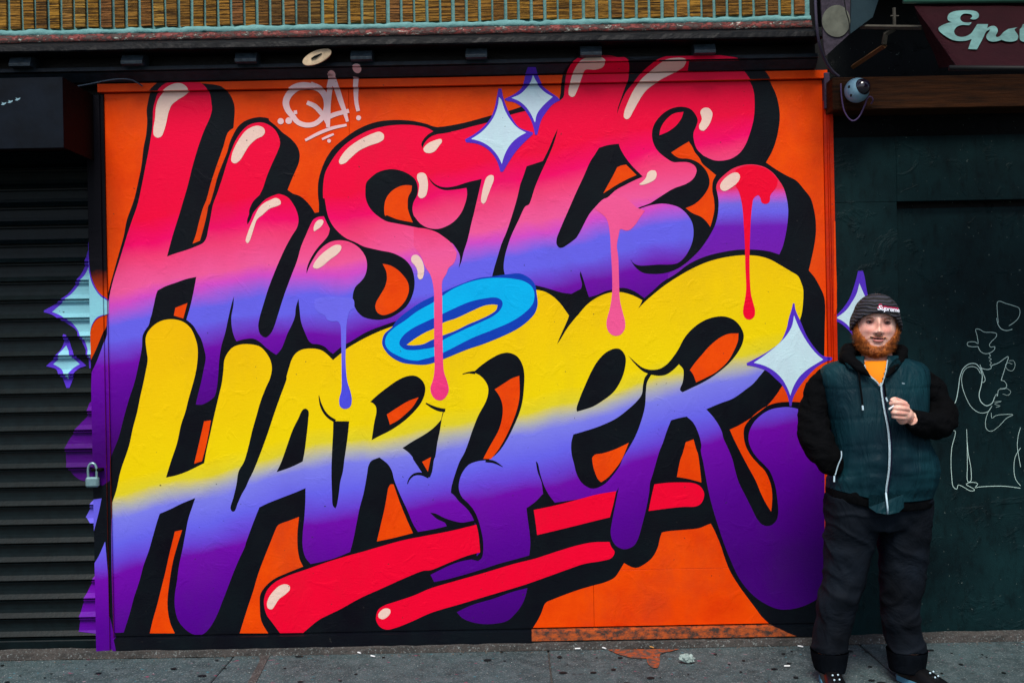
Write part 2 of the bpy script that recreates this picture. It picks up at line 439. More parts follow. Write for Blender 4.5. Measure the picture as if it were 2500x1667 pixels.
for i in range(n_+1):
    x = -6+(12*i/n_); cols.append([bm.verts.new((x, y+random.uniform(-.004, .004), z+(random.uniform(-.004, .003) if z > .01 else 0))) for y, z in pr])
for a, b_ in zip(cols, cols[1:]):
    for k in range(2): bm.faces.new((a[k], b_[k], b_[k+1], a[k+1]))
bm_obj('concrete_footing', bm, M_kerbm, pave)
# left jamb
m, nt, b, pos = base_mat('jamb_paint')
sep = nd(nt, 'ShaderNodeSeparateXYZ'); nt.links.new(pos, sep.inputs[0])
zz = math_(nt, 'ADD', sep.outputs[2], math_(nt, 'MULTIPLY', math_(nt, 'SUBTRACT', noise_(nt, pos, 8), .5), .1))
f_ = rng(nt, zz, zr(700), zr(640), 0, 1)
f_ = math_(nt, 'SUBTRACT', 1, rng(nt, zz, zr(700), zr(640), 0, 1))
nt.links.new(mix(nt, f_, (.004, .004, .007), (.62, .05, .0)), b.inputs['Base Color']); b.inputs['Roughness'].default_value = .45; b.inputs['Specular IOR Level'].default_value = .08
wall_relief(nt, b, pos); M_jamb = m
bm = bmesh.new(); box(bm, XS, XG, -.022, .06, 0, zr(215), .002); box(bm, XG+.0002, XP, -.0115, .06, 0, zr(215), 0)
bm_obj('door_post', bm, M_jamb, wall)
# right jamb: a moulding in two steps
M_ora2 = paint('worn_red_orange_paint', (.62, .035, .0), var=.5, k=.5)
bm = bmesh.new(); extrude_profile(bm, [(0, 0), (0, 1)], 0, 0.001); bm.clear()
prx = [(XR, .0), (XR+.001, -.012), (XR+.014, -.014), (XR+.0145, -.026), (XR+.020, -.027), (XR+.0205, -.04), (XJ-.001, -.04), (XJ, -.038), (XJ, .05)]
lo = [bm.verts.new((x, y, 0.0)) for x, y in prx]; hi = [bm.verts.new((x, y, zr(262))) for x, y in prx]
for k in range(len(prx)-1): bm.faces.new((lo[k], lo[k+1], hi[k+1], hi[k]))
bm_obj('door_post', bm, M_ora2, wall, label='red orange right hand door post')
bm = bmesh.new(); box(bm, XR+.001, XR+.03, -.03, .04, zr(283), zr(196), .002); bm_obj('post_cap', bm, simple('grey_violet_paint', (.05, .035, .07)), wall)
# trim and cornice: one swept moulding per board
XC1 = W(1985, 100)[0]
def sweep(name, vlist, x0, x1, mat, par):
    bm = bmesh.new(); extrude_profile(bm, vlist, x0, x1, 40)
    for v_ in bm.verts: v_.co.z += noise.noise(Vector((v_.co.x*1.3, 0, 0)))*.0012
    bm_obj(name, bm, mat, par)
sweep('trim_strip', [(.03, zr(208)), (-.022, zr(208)), (-.022, zr(189)), (.03, zr(188.6))], XT, XR+.02, M_ora, wall)
M_crn = simple('black_cornice_paint', (.004, .005, .007), .45, .5, 14, .6, .005, 40, spec=.15)
M_crb = simple('blue_black_ledge_paint', (.013, .022, .032), .45, .6, 22, .6, .004, 50, spec=.2)
sweep('ledge', [(.03, zr(185.8)), (-.03, zr(185.8)), (-.078, zr(168.4)), (-.062, zr(168)), (-.062, zr(166.4)), (-.092, zr(166)), (-.088, zr(157)), (-.03, zr(154.5))], -6, XC1, M_crb, corn)
bm = bmesh.new(); box(bm, -6, XC1, -.03, .03, zr(154.5), zr(84), 0); bm_obj('frieze_board', bm, M_crn, corn)
bm = bmesh.new(); box(bm, -6, XC1, -.004, .03, zr(188.6), zr(186), 0); bm_obj('shadow_gap_board', bm, M_dark, corn)
# upper lip
bm = bmesh.new(); n_ = 220; pr = [(-.031, zr(106, .16)), (-.17, zr(106, .17)), (-.175, zr(103, .17)), (-.172, zr(90.5, .17)), (-.165, zr(88.5, .165)), (-.02, zr(84, .03))]
cols = []
for i in range(n_+1):
    x = -6+(XC1+6)*i/n_; j = noise.noise(Vector((x*2, 3, 0)))*.002
    cols.append([bm.verts.new((x, y+random.uniform(-.0012, .0012), z+j+random.uniform(-.001, .001))) for y, z in pr])
for a, b_ in zip(cols, cols[1:]):
    for k in range(len(pr)-1): bm.faces.new((a[k], b_[k], b_[k+1], a[k+1]))
bm_obj('cornice_lip', bm, M_crn, corn)
# block brackets
bk = None
for i, px in enumerate((71, 342, 618, 898, 1177, 1455, 1731)):
    x = (px-1250)*(D-.09)/F+.0
    bm = bmesh.new(); hw = .054
    pr = [(-.031, zr(157.5)), (-.080, zr(157.5)), (-.135, zr(139, .13)), (-.137, zr(134, .13)), (-.118, zr(118, .115)), (-.031, zr(112, .03))]
    vsx = [[bm.verts.new((s*hw, y, z)) for y, z in pr] for s in (-1, 1)]
    for k in range(len(pr)): bm.faces.new((vsx[0][k], vsx[0][(k+1) % 6], vsx[1][(k+1) % 6], vsx[1][k]))
    bm.faces.new(vsx[0]); bm.faces.new(vsx[1][::-1])
    if bk is None:
        bk = bm_obj('bracket_block', bm, simple('lightened_block_paint', (.030, .048, .066), .4, .6, 30, .6, .004, 60, spec=.25), corn); o = bk  # block paint lightened to imitate light on the upper faces
    else:
        bm.free(); o = bk.copy(); COL.objects.link(o)
    o.location.x = x

# ---------------------------------------------------------------- slatted shutter, its box, post rail and lock
M_slat = simple('black_shutter_paint', (.0032, .0085, .0105), .36, .5, 18, .35, .002, 70, spec=.15)
bm = bmesh.new(); pr = [(y, z) for z, y in SLAT]+[(.075, .0978), (.075, 0)]
extrude_profile(bm, pr, -5.5, XS-.001, 1)
me_s = bpy.data.meshes.new('slat'); bm.to_mesh(me_s); bm.free(); me_s.materials.append(M_slat)
k = -1
while SL0+k*PITCH < ZSH+.2:
    z0 = SL0+k*PITCH; k += 1
    if z0 < -.01: continue
    o = link('slat', me_s, None, shut); o.location.z = z0; o.location.y = random.uniform(0, .003)
bm = bmesh.new(); box(bm, -5.5, XS-.003, .03, .08, .012, SL0, .004); bm_obj('bottom_bar', bm, M_slat, shut)
# shutter box: front face about 37 cm out, sheet metal with rolled edge
bxl = tag(bpy.data.objects.new('shutter_box', None), 'dark blue sheet metal housing above the roller shutter', 'shutter box'); COL.objects.link(bxl); bxl.location = (-3, -.2, 2.5)
M_box = simple('dark_blue_sheet', (.0035, .007, .0135), .5, .6, 6, .4, .004, 12, spec=.10)
M_side = simple('brown_black_sheet', (.004, .0022, .002), .7, .5, 8, .4, .004, 30, spec=.06)
bx1 = -2.143; zbx0, zbx1 = 2.565, 2.905
bm = bmesh.new(); box(bm, -5.5, bx1, -.373, -.37, zbx0, zbx1, .001)
for v_ in bm.verts: v_.co.y += noise.noise(Vector((v_.co.x*2, v_.co.z*5, 0)))*.002
bm_obj('front_sheet', bm, M_box, bxl)
bm = bmesh.new(); box(bm, bx1-.003, bx1, -.3695, -.001, zbx0, zbx1, 0); bm_obj('side_sheet', bm, M_side, bxl)
bm = bmesh.new(); box(bm, -5.5, bx1-.0035, -.3695, -.001, zbx1-.004, zbx1-.001, 0); bm_obj('top_sheet', bm, M_box, bxl)
bm = bmesh.new(); box(bm, -5.5, bx1-.0035, -.3695, -.31, zbx0+.0, zbx0+.004, 0); bm_obj('bottom_flange', bm, M_side, bxl)
bm = bmesh.new()
for x0, z0, dx in ((8, 254, 10), (24, 249, 12), (42, 243, 10)):
    c = W(x0, z0, .3745)
    vs_ = [bm.verts.new((c[0]+dx_*.004, -.3745, c[1]+dz_*.004)) for dx_, dz_ in ((-3, -1), (0, -1.6), (3, 0), (4, 2), (1, 1), (-2, 2), (-1, .4))]
    bm.faces.new(vs_)
bm_obj('worn_sticker', bm, simple('pale_scratched_paint', (.25, .42, .5), .4), bxl)
cb = bmesh.new()
tube(cb, smooth_line([P(190, 211, .05), P(222, 205, .06), P(262, 197, .07), P(292, 193.5, .07), P(318, 195, .06), P(336, 203, .05), P(348, 211, .03)]), .0035, 6)
tag(bm_obj('cable', cb, simple('blue_grey_cable', (.06, .09, .13), .4), smooth=True), 'thin grey cable arched over the top left corner of the orange wall', 'cable')
# padlock
pl = empty('padlock', tuple(P(222, 1170, .03)), 'small steel padlock hanging at the right edge of the roller shutter', 'padlock')
M_lock = simple('worn_steel', (.30, .50, .55), .3, .3, 30, .2, .001, 100, metal=.6)
c = P(227, 1174, .045)
bm = bmesh.new(); box(bm, c.x-.034, c.x+.034, -.065, -.035, c.z-.03, c.z+.022, .008); bm_obj('lock_body', bm, M_lock, pl, smooth=False)
bm = bmesh.new(); tube(bm, smooth_line([(c.x-.021, -.05, c.z+.01), (c.x-.022, -.05, c.z+.06), (c.x-.014, -.05, c.z+.085), (c.x, -.05, c.z+.092), (c.x+.014, -.05, c.z+.085), (c.x+.022, -.05, c.z+.06), (c.x+.021, -.05, c.z+.01)], 4), .0065, 8)
bm_obj('shackle', bm, M_lock, pl, smooth=True)
bm = bmesh.new(); box(bm, c.x-.005, c.x+.05, -.056, -.022, c.z+.05, c.z+.066, .003); bm_obj('hasp', bm, M_side, pl)

# ---------------------------------------------------------------- the mural
BK, OR, CR = M_blk, M_ora, M_cream
shape('painted_shadow', BK, "a 735,215' 660,290 635,380 620,470 625,560 615,700 590,830 570,1000 540,1150 500,1320 430,1568 f 430,150 400,300 350,480 300,660 255,830 v 1035,650' 1030,960' 980,1080 930,1200 885,1290' w 885,1568' S 226,1586' 1298,1566' z 775,535' 830,450 870,370 900,290 925,265' 1050,215 1200,160 1350,115 1500,80 1570,40 s 500,1255 590,1210 640,1140 670,1090 682,1072' 740,1105 800,1118 880,1080 950,1020 1000,930 1025,830 1042,780' 1100,768 1250,755 1400,738 1470,710 1510,695' 1540,750 1600,890 1650,1040 1700,1160 1780,1290 1860,1400 1960,1500 t 960,1310 1020,1390 1100,1465' S 1879,1523' 1900,1530 1925,1542 1945,1549' 2012,1549' 2012,1000' o 1420,500' 1425,200 j 1428,1340 1415,1260 1380,1180 1330,1090 1272,1020' 1300,900 1325,780 1340,660 1338,540 1320,430 1290,330 1230,250 1150,160 e 1060,1290 950,1225 862,1165' 920,1060 960,950 985,830 995,720 985,620 960,520 920,430 880,350 830,290 760,250 700,222' d 1720,205' 1560,170 1300,160 1180,160 1050,190 780,225' 690,200 600,160 500,140 400,140 300,158 200,210 140,270 95,320' 80,400 72,500 60,565' c 1250,560' 1000,655 760,720 600,765 450,800 282,828' b 1800,625 1730,600 1600,572 1450,562 1280,575 1160,610 1040,670 930,750 840,830 770,930 720,1050 695,1150 690,1250 700,1360 720,1440' 660,1450' 630,1400 590,1350 520,1290 450,1265 400,1230' 440,1130 480,1040 510,960 515,880 490,810 430,740 350,680 290,620 220,560 150,535 a 1790,550 1700,535 1600,555 1530,590 1450,640' 1462,450 1450,390 1410,310 1340,250 1190,225'", label='black drop shadow and outline behind the lettering')
shape('painted_letters', M_top, "a 850,212' 800,230 730,300 700,380 682,460 678,560 672,650 655,760 640,850 610,1000 575,1180 530,1380 490,1568 f 480,150 440,270 400,400 350,560 300,720 262,890 255,1000' 252,1050' 250,1240' 200,1390 140,1540 v 895,1400' w 885,90' 810,140 790,260 720,340 650,440 595,530 580,640 595,740 640,820 720,880 830,900' 1000,915' 1060,870' 1065,640 1150,430 1200,230 1250,0 k 290,1400' 350,1250 400,1060 450,880 500,730 540,560 575,380 580,280 600,230 640,170 655,110 680,0 f 665,1060 690,950 710,860 725,820' 800,780 900,745 1000,710 1095,690' 1075,800 1040,960 1000,1100' 1060,1150 1110,1230 1140,1280 1170,1380 k 1185,480 1165,600 1140,720 1110,840 1090,930' 1150,930 1220,895 1270,850 1290,780 1305,640 1315,500 1335,370 1370,250 1400,110 f 1430,960 1455,875' 1450,960 1430,1080 1440,1200 1465,1280 k 1480,325' 1560,305 1640,300 1700,330 1760,385' 1820,430 1860,455' 1900,410 l 350,380 400,250 440,170 470,90 g 480,980 505,900' 515,1000 530,1120 570,1230 610,1310 l 640,350' 700,355 760,380 800,420 835,445' 900,390 960,350' 1000,330 1150,240 1300,180 1400,145' g 1800,1000' h 1000,950' 1200,965' 1300,990 1400,1020 1480,1040 1550,1048' 1600,1020 1640,1000' 1650,960 1630,870 1635,830' 1660,900 1690,1000 1715,1075' i 350,1275' 420,1255 500,1220 560,1205 640,1188 700,1190 780,1220 840,1260 875,1285' 950,1220 1050,1130 1180,1050' 1420,700' 1420,300' d 1400,1150' 1440,1100' 1530,1140 1600,1148 1700,1130 1780,1080 1840,1000 1880,900 1920,750 1930,600 1920,480 1890,400 1850,340 1800,280 1740,220 1700,205' 1560,185 1400,178 1300,170 1200,172 1080,190 1000,215 920,260 840,320 780,390 730,450 700,490 660,570 630,650 615,700' 620,650 650,560 685,460' 715,380 720,300 700,230 640,190 570,160 500,155 400,160 300,175 220,215 160,270 130,320 115,400 110,480 100,540 70,570' c 1250,650' 1080,680 960,712 720,790 600,820 450,860 350,880 300,890 b 1810,680' 1740,640 1650,618 1500,608 1350,620 1200,655 1080,710 960,790 880,870 810,970 760,1070 740,1200 745,1330 770,1450 g 765,0' 780,100' 740,112' 700,115 650,140 620,190 580,280 530,400 490,540 440,670 380,830 340,950 300,1080 270,1170 240,1230 190,1270 140,1240 120,1170 130,1090 170,950 220,790 270,660 320,540 380,410 440,300 490,220 505,150 b 490,1440 450,1360 400,1300 320,1270 a 1860,1275 1760,1320 1680,1400 f 1640,80 1610,150 1585,190' 1580,150 1600,90 1630,20 a 1600,1430 1640,1340 1700,1280' 1730,1220 1770,1100 1820,980 1870,870 1895,800 1890,740 1850,660 1780,605 1700,585 1600,610 1530,670 1470,760 1420,880 1380,1000 1350,1100 1300,1250 1255,1400 f 1255,0 1230,130 1210,230 1190,320 1160,365 1100,395 1010,430 900,465 815,495' 870,290 930,100 a 960,1370 1010,1200 1060,1000 1120,800 1175,650 1225,540 1245,460 1240,400 1225,310 1190,250 1140,212'", label='upper word in red to pink to lilac bubble letters')
shape('painted_letters', M_tail, "j 990,868' 1020,800 1050,680 1070,550 1075,430 1060,330 1030,230 980,150 920,80 840,30 740,8 640,15 540,50 460,110 410,160 388,210 390,270 408,340' 300,600' i 1250,900' 1100,1060' 1100,1100' 1180,1050 1300,960 1450,890 1600,850 1750,825 j 700,820 800,825 900,840", label='purple tail of the last letter with a red tip')
# black details of the upper word
shape('painted_counter', BK, "g 700,70' 740,100 770,160 805,230' 790,290 745,350 690,410 635,490 600,560 583,620 582,660' 600,610 640,530 700,440 760,385 820,352 900,340 980,352 1060,392 1110,440 1150,510 1160,600 1140,680 1100,735 1050,785 1025,860 1028,930 1060,1010 1120,1070 1200,1095 1290,1100 1380,1080 1470,1030 1540,970 1590,880 1615,780 1610,680 1585,600 1530,530 1450,480 1380,455 1300,440 1200,418 1130,400 1050,360 960,320 900,275 840,210 800,140 780,80 765,0 755,-60' 700,-60'")
shape('painted_counter', BK, "b 1145,1230 1155,1160 1200,1110 1260,1065 1330,1040 1400,1032 1480,1045 1560,1080 1620,1130 1645,1200 1640,1280 1605,1350 1595,1420 1610,1480 g 1620,120 1670,180 1740,220 h 262,428 330,412 420,360 490,280 530,190 550,100 545,35' c 430,1425 330,1428 250,1395 200,1345 178,1300' 215,1345 270,1385 340,1402 430,1392 560,1352 690,1322' h 680,0 650,130 620,260 590,380 570,470 550,550 520,640 495,740 470,805' 482,690 450,620 400,560 330,500 250,450 150,420 g 1960,372 1880,320 1780,270 1680,230 1550,200 1420,175 1350,160 1280,120 1210,60 1170,0 b 1148,1310")
shape('painted_counter', BK, "b 1840,630' 1800,668' 1740,705 1700,750 1680,795 1690,832' 1710,785 1760,730 1830,700 1900,690 1965,678' 1965,618'")
shape('painted_counter', BK, "c 1418,843' 1380,920 1330,1040 1275,1150' 1200,1175 1120,1200' 1080,1320 1050,1450 h 1060,0 1030,130 980,300 930,450 880,570 840,700 810,800 785,900' 920,900' 900,800 910,700 930,620 970,500 1040,350 1110,210 1180,80 c 1140,1568 1200,1400 1250,1280 1310,1150 1370,1010 1405,900")
shape('painted_counter', BK, "d 440,1025' 520,1000 630,985' 640,1020 690,1110 760,1200 860,1300' 780,1335 700,1375 600,1430 520,1500 i 480,340 400,420 350,480 300,570 260,650 222,712' 160,760 90,803 60,803 35,770 35,720 80,600 150,440 220,280 290,130 d 360,1150 400,1090")
shape('painted_counter', BK, "i 740,910' 770,950 820,972 1000,965 1180,955 1250,905 1300,830 1335,740 1345,640 1330,560 1280,480 1210,420 1120,390 1040,382 960,392 880,412 810,440 745,468' 820,420 880,398 930,378 1020,320 1150,240 1280,190 1345,140 1370,60 d 1375,1240 1355,1195 1300,1165 1220,1160 1150,1160 1080,1120 1000,1050 955,960 950,860 980,780 1050,700 1130,650 1220,632 1310,650 1360,700 1385,760 1370,820 1345,880 1350,960 1380,1040 1440,1100' 1575,1200' i 1602,115' 1570,160 1560,210 1570,270 1582,330 1585,400 1575,500 1550,590 1510,670 1460,750 1400,830 1330,900 1260,960 1180,1010 1080,1045 960,1055 860,1042 800,1000 760,950")
shape('painted_counter', M_top, "d 1250,680' 1150,700 1070,770 1030,840 1018,905' 1100,870 1180,810 1230,740")
# yellow word
shape('painted_letters', M_bot, "k 610,300 630,240 680,180 760,130 870,115 970,140 1040,200 1080,280 1105,370 1108,480 1090,620 1060,740 1020,880 990,1000 950,1120 910,1300 850,1480 p 805,60' 900,40 1000,5 k 1090,1530 1170,1490' 1190,1380 1230,1200 1270,1020 1310,850 1340,720 1355,600 1365,500 1400,430 1450,380 1530,355 1620,355 1700,375 1760,430 1805,510 1818,590 1800,680 1760,770 1710,900 1670,1040 1630,1180 1590,1350 1550,1480 p 1500,0 1480,120 1450,250 1422,355 1440,385 1462,380 1490,310 1530,220 1570,150 1600,80 1640,0 k 1700,1420 1770,1230 1840,1020 1900,850 1960,680 l 390,670 420,560 440,500 480,440 540,405 640,395 720,410 780,450 820,490 835,505' 900,450 960,400 1040,350 1150,290 1280,230 1395,185' h 1000,1000' 1220,1010' 1300,1030 1380,1080 1450,1150 1500,1220 1525,1255' 1510,1300 1470,1390 1430,1480 1410,1530' 1440,1490 1500,1390 1560,1310 1620,1240 1700,1150 1800,1080 1925,1035 i 650,1228 740,1250 800,1275 855,1305' 840,1340 815,1385' 880,1320 960,1250 1060,1170 1180,1090 1300,1020 1450,950 1600,905 1750,880 1850,875 j 800,885 900,915 1000,970 1100,1030 1170,1075 1200,1140 1218,1200 1215,1350 1200,1450 1175,1520' o 1100,300' 900,540' 850,600' 800,660 740,730 650,800 550,870 420,920 290,975' 350,1040 400,1110 440,1190 455,1250 500,1350 540,1450 570,1568 t 800,110 860,230 920,350 970,450 1010,500 1060,522 1110,515 1160,465 1175,400 1165,250 1145,130 1095,0 o 850,1510 780,1440 730,1370 697,1280 705,1190 740,1110 810,1035 900,980 1000,958 1090,955 1180,975 1425,1050' t 1618,0' 1618,1140' 1560,1210 1480,1260 1380,1300 1250,1322 1150,1310 1000,1235 900,1150 800,1020 720,850 660,700 600,520 540,320 500,150 s 1440,120 1415,0 n 1420,1320 1390,1200 1340,1100 1280,1045' 1200,1060 1130,1080' 1090,1180 1050,1300 1000,1440 s 1020,0 990,100 950,240 930,300 920,400 890,560 850,720 810,850 770,910 690,940 620,920 570,860 552,780 565,680 600,500 620,400 630,350' 590,420' r 1800,440' 1600,465' 1390,495' 1340,430 1290,340 1250,220 1225,115 1208,100' 1225,200 1262,300 1277,410' 1200,490 1118,548' 1130,650 1150,800 1155,900 1145,1000' 1000,1040 850,1080 700,1130 500,1190 350,1230 235,1253' 200,1185' 350,1110 480,1060 640,1030' 650,900' 620,665' 500,685 420,670 330,640 250,600 195,590' 260,650 340,690 355,720' 250,745 80,775' 40,680 q 1600,500 1550,380 1480,230 1420,80 l 1400,1568 1360,1500 1280,1435' 1200,1470 1170,1530 q 1165,0 1130,200 1090,350 1060,500 1030,650 1000,770' 850,830 700,870 620,885' 570,820 545,720 545,600 560,450 570,300 572,160' 480,200 350,250 200,310 130,345' 100,420 50,550 p 1568,690 1560,720 1500,850 1450,970 1400,1100 1350,1230 1290,1380 1220,1500 1150,1560 1060,1555 980,1500 920,1420 890,1300 890,1180 910,1050 930,900 960,760 990,600 1020,450 1060,330 1085,255' 950,310 850,360 745,405' 720,480 680,620 640,760 590,900 550,1050 500,1200 460,1350 400,1540' 310,1545' 295,1000' 290,600' 290,300' 330,180 370,0 k 450,1330 490,1150 530,1000 560,850 590,720 610,620 630,500 620,420", label='lower word in yellow to lilac to purple bubble letters')
shape('painted_letters', M_lil, "w 900,1050' 990,1035' 960,1180 910,1370' 840,1300 775,1240' 810,1170 840,1090")
shape('painted_letters', M_bot, "S 261,1319' 245,1355 232,1376' 230,1400 222,1410 208,1438 196,1465 186,1500 181,1548' 226,1552' 226,1600' 292,1600' 270,1500' 268,1400'")
shape('painted_letters', M_bot, "z 735,135' 600,170 400,240 200,300 60,365' 110,420 200,460 320,480 430,475 540,450 620,380 680,300 715,220", label='rounded purple foot of the long letter below the red bars')
shape('painted_letters', M_bot, "o 700,1200 697,1280 730,1370 780,1440 850,1510 t 1095,0 1145,130 1165,250 1175,400 1160,465 1110,515 1060,522 1010,500 970,450' 900,700' 900,1145' 1000,1235 1150,1310 1250,1322 1380,1300 1480,1260 1560,1210 1618,1140' 1618,0' o 1425,1050' 1180,975 1090,955 1000,958 900,980 810,1035 740,1110", label='purple swoosh of the last letter beside the man')
K = lambda s: shape('painted_counter', BK, s)
K("l 572,968 600,990 598,1080 580,1250 560,1400 545,1475' 440,1525 330,1565 295,1575' 340,1480 400,1310 450,1170 500,1070 545,980")
K("l 838,1088' 990,1090' 980,1200 960,1350 945,1450 930,1568 q 905,100 890,220 870,330 858,355' 835,330 825,200 820,0 l 825,1400 835,1200")
K("l 1190,905' 1260,840 1350,770 1450,700 1540,660 1620,655 1680,690 1715,750 1715,820 1680,910 1600,1010 1500,1100 1380,1180 1280,1230 1205,1270' 1215,1200 1230,1100 1250,1000 1245,950 1215,915")
K("m 335,975' 310,1060 290,1180 265,1300 245,1430 r 235,80 215,200 195,255' 140,230 80,150 30,70 l 1600,1440 1560,1390 1500,1345' 1600,1280 1720,1210 1800,1150 1870,1075' 1890,990")
K("m 610,622' 680,560 780,490 870,445 950,435 1030,470 1080,550 1098,640 1095,760 1080,900 1050,1010 1000,1130 940,1250 870,1360 800,1430 750,1460' r 650,100 570,130 510,200 478,280 472,370 500,440 560,500 610,560 650,640 680,740 702,850 705,950 690,1025 655,1052' 620,1045 580,1035' 640,1010' 672,975' 665,880 650,780 625,690 590,610 545,550 470,480 430,430 395,400' 400,350 430,240 480,100 m 520,1400 560,1300 600,1180 660,1030 730,900 752,820 750,760 720,700 670,650")
K("n 590,395 640,400 680,440 697,490 685,600 650,700 580,810 480,890 380,950 230,998' 225,970 260,860 310,740 370,610 430,510 510,430")
K("n 195,1215' 300,1185 450,1135 600,1065 720,975 810,890 850,830 862,740 880,670 908,634' 860,612 780,537 718,460' 770,508 860,578 940,598 1020,588 1090,545 1150,475 1200,400 1260,290 1340,200 1440,130 1540,95 1640,88 1730,120 1790,180 1825,260 1815,340 1770,430 1680,540 1560,640 1450,710 1350,760 1240,812' 1215,790 1240,720 1250,640 1245,590 1205,545' 1150,600 1080,645 1010,655 940,645' 900,720 890,800 880,950 840,1100 790,1230 730,1340 670,1440 s 640,140 560,250 490,320 400,360 350,355 280,310 230,230 200,120 n 178,1400 175,1300")
line('painted_line', BK, ("l 700,845 715,920 745,990 790,1045 850,1085", [1.5, 6, 7, 8]), ("l 1725,918 1790,955 1860,980 1902,984", [3, 7, 9, 8]),
     ("m 508,640 560,626 620,624", [2, 4, 8]), ("r 735,95 810,108 890,152", [8, 6, 1.5]), ("q 1548,120 1565,75 1610,32 1680,25 1745,50", [2, 5, 7, 8]))
# orange showing through
G = lambda s: shape('painted_background', OR, s)
G("a 1500,560' 1450,640' 1400,680 1350,830 1290,1000 1240,1150 1190,1330 f 1160,30 1120,170 1090,290 1060,372' 1130,345' 1160,240 1190,120 1215,0 a 1220,1370 1260,1250 1300,1100 1350,970 1390,870 1415,780 1450,700 1500,620 1560,570' 1530,520'")
G("f 1010,940' 895,985' 880,1060' 970,1088'")
G("g 1310,565' 1380,580 1450,620 1510,680 1550,740 1562,810 1545,880 1510,940 1450,1000 1380,1040 1310,1055 1260,1030 1240,980 1250,930 1290,860 1330,790 1350,720 1345,640")
G("b 1590,1190' 1540,1185 1480,1195 1400,1240 1345,1310 1325,1400 1335,1480 g 1350,100' 1450,140 1600,170' 1570,100 1550,30 b 1550,1380 1555,1300 1585,1240")
G("d 700,1185' 800,1285' 700,1330 600,1385 530,1430 482,1460' 520,1390 570,1300 615,1210' 650,1195")
G("d 1300,965' 1240,1000 1130,1070' 1180,1110 1220,1125 1300,1130 1380,1160 1440,1210 1480,1270 1498,1340 1490,1400 i 1430,320 1350,390 1270,425' 1330,470 1420,510 1470,555 1505,605' 1530,520 1545,430 1540,340 1525,260 1530,170 1560,110' 1500,60 1430,0 d 1400,1120 1360,1070 1330,1010")
G("o 1015,755' 960,840 880,935 800,1000 700,1070 600,1130 515,1170' 560,1270 620,1390 700,1540 t 960,90 1010,210 1060,310 1108,385' 1118,250 1105,130 1050,0 o 790,1500 720,1420 670,1330 650,1240 655,1150 700,1080 770,1010 860,950 960,915 1090,903 1190,908 1420,930' 1420,520' 1300,560' 1100,700'")
G("l 1655,860' 1550,900 1450,960 1350,1025' 1365,1070 1380,1122' 1450,1085 1530,1020 1600,950")
G("r 205,60' 120,105' 175,200'")
G("m 1050,655' 980,680 900,730 815,785' 860,850 890,940 885,1060 850,1180 790,1290 740,1380 705,1448' 780,1450' 850,1360 920,1240 980,1110 1030,970 1052,850")
G("n 1775,250' 1680,255 1600,290 1500,370 1420,460 1360,530 1310,600' 1340,640 1370,718' 1450,680 1560,620 1670,520 1730,420 1770,320")
G("n 725,1295' 600,1355 480,1395 400,1410 375,1440 s 375,80 385,150 400,200 430,270 460,300' 520,260 600,170 660,80")
G("n 1345,1262' 1270,1290' 1240,1400 s 1220,80 1185,250' 1280,265 1360,285 1420,302' 1410,200 1385,20 n 1375,1370")
G("p 960,560' 890,575' 880,620 840,780 800,960 760,1120 720,1280 680,1420 650,1548' 890,1548' 850,1460 825,1350 820,1230 840,1050 870,870 910,720")
G("q 510,435' 420,470 310,515 280,570 240,670 180,820 120,980 70,1150 20,1300 p 1510,1548' q 215,1548' 150,1430 135,1300 140,1180 180,1110 270,1030 400,970 550,910' 520,850 500,760 495,600")
G("q 1385,125 1362,165' 1330,350 1300,480 1255,670' 1400,640 1600,590' 1550,480 1480,310 1415,125'")
G("k 1170,1090' 1235,1080' 1215,1200 1190,1320 1150,1470' 1075,1495' 1110,1350")
# red bars
B = lambda s: shape('painted_bar', M_red, s)
B("q 175,1270 180,1200 210,1130 280,1060 400,1000 600,930 800,860 1000,800 1130,765 1300,715 1500,660 1700,620 1960,570 r 640,705' 660,800 670,900 675,970' 560,1000 400,1060 200,1140 q 1700,950 1500,1030 1300,1120 1100,1210 900,1320 700,1420 600,1500 545,1548' 330,1548' 250,1440 200,1370")
B("r 1188,565' 1400,520 1600,468 1800,415 s 605,385' 580,500 545,635' 400,670 200,720 r 1220,805' 1205,680")
B("s 970,320' 1100,305 1250,302 1350,310 1410,340 1445,400 1440,460 1410,510 1360,532 1250,535 1100,550 915,575' 940,450")
B("q 1250,1370 1270,1320 1330,1280 1420,1250 1600,1190 1800,1115 r 200,1315 400,1255 700,1170 1000,1080 1200,1030 1400,965 1600,905 1750,875 s 540,870' 560,920 590,965 580,1000 550,1030 450,1055 300,1080 150,1130 r 1300,1210 1100,1280 800,1370 500,1460 200,1550 q 1600,1430 1450,1490 1350,1512 1290,1490 1250,1430")
# halo
shape('painted_halo', M_blue, "g 1305,1330 1325,1240 1400,1170 1450,1100 1560,1010 1680,930 h 320,1030 480,960 650,900 800,880 950,860 1060,855 1150,900 1200,960 1215,1040 1225,1150 1200,1230 1150,1290 1080,1350 1000,1400 850,1470 700,1530 m 550,404 350,485 200,540 100,550 l 1700,550 1600,545 1500,530 1400,480 1340,420", label='blue halo ring leaning over the yellow letters')
shape('painted_halo', M_cyan, "g 1335,1330 1350,1250 1430,1170 1520,1110 1640,1020 1800,930 h 400,1010 560,940 700,905 850,895 1000,905 1100,930 1170,980 1195,1050 1180,1140 1100,1230 980,1310 800,1390 600,1470 m 320,435 200,480 100,505 l 1650,510 1550,500 1450,460 1370,410")
shape('painted_halo', M_blue, "g 1470,1330 1500,1260 1600,1180 1720,1120 h 262,1266 400,1200 560,1130 700,1095 830,1085 880,1110 890,1150 860,1210 800,1260 700,1310 500,1400 320,1490 150,1545 l 1800,380 1700,400 1600,410 1520,400")
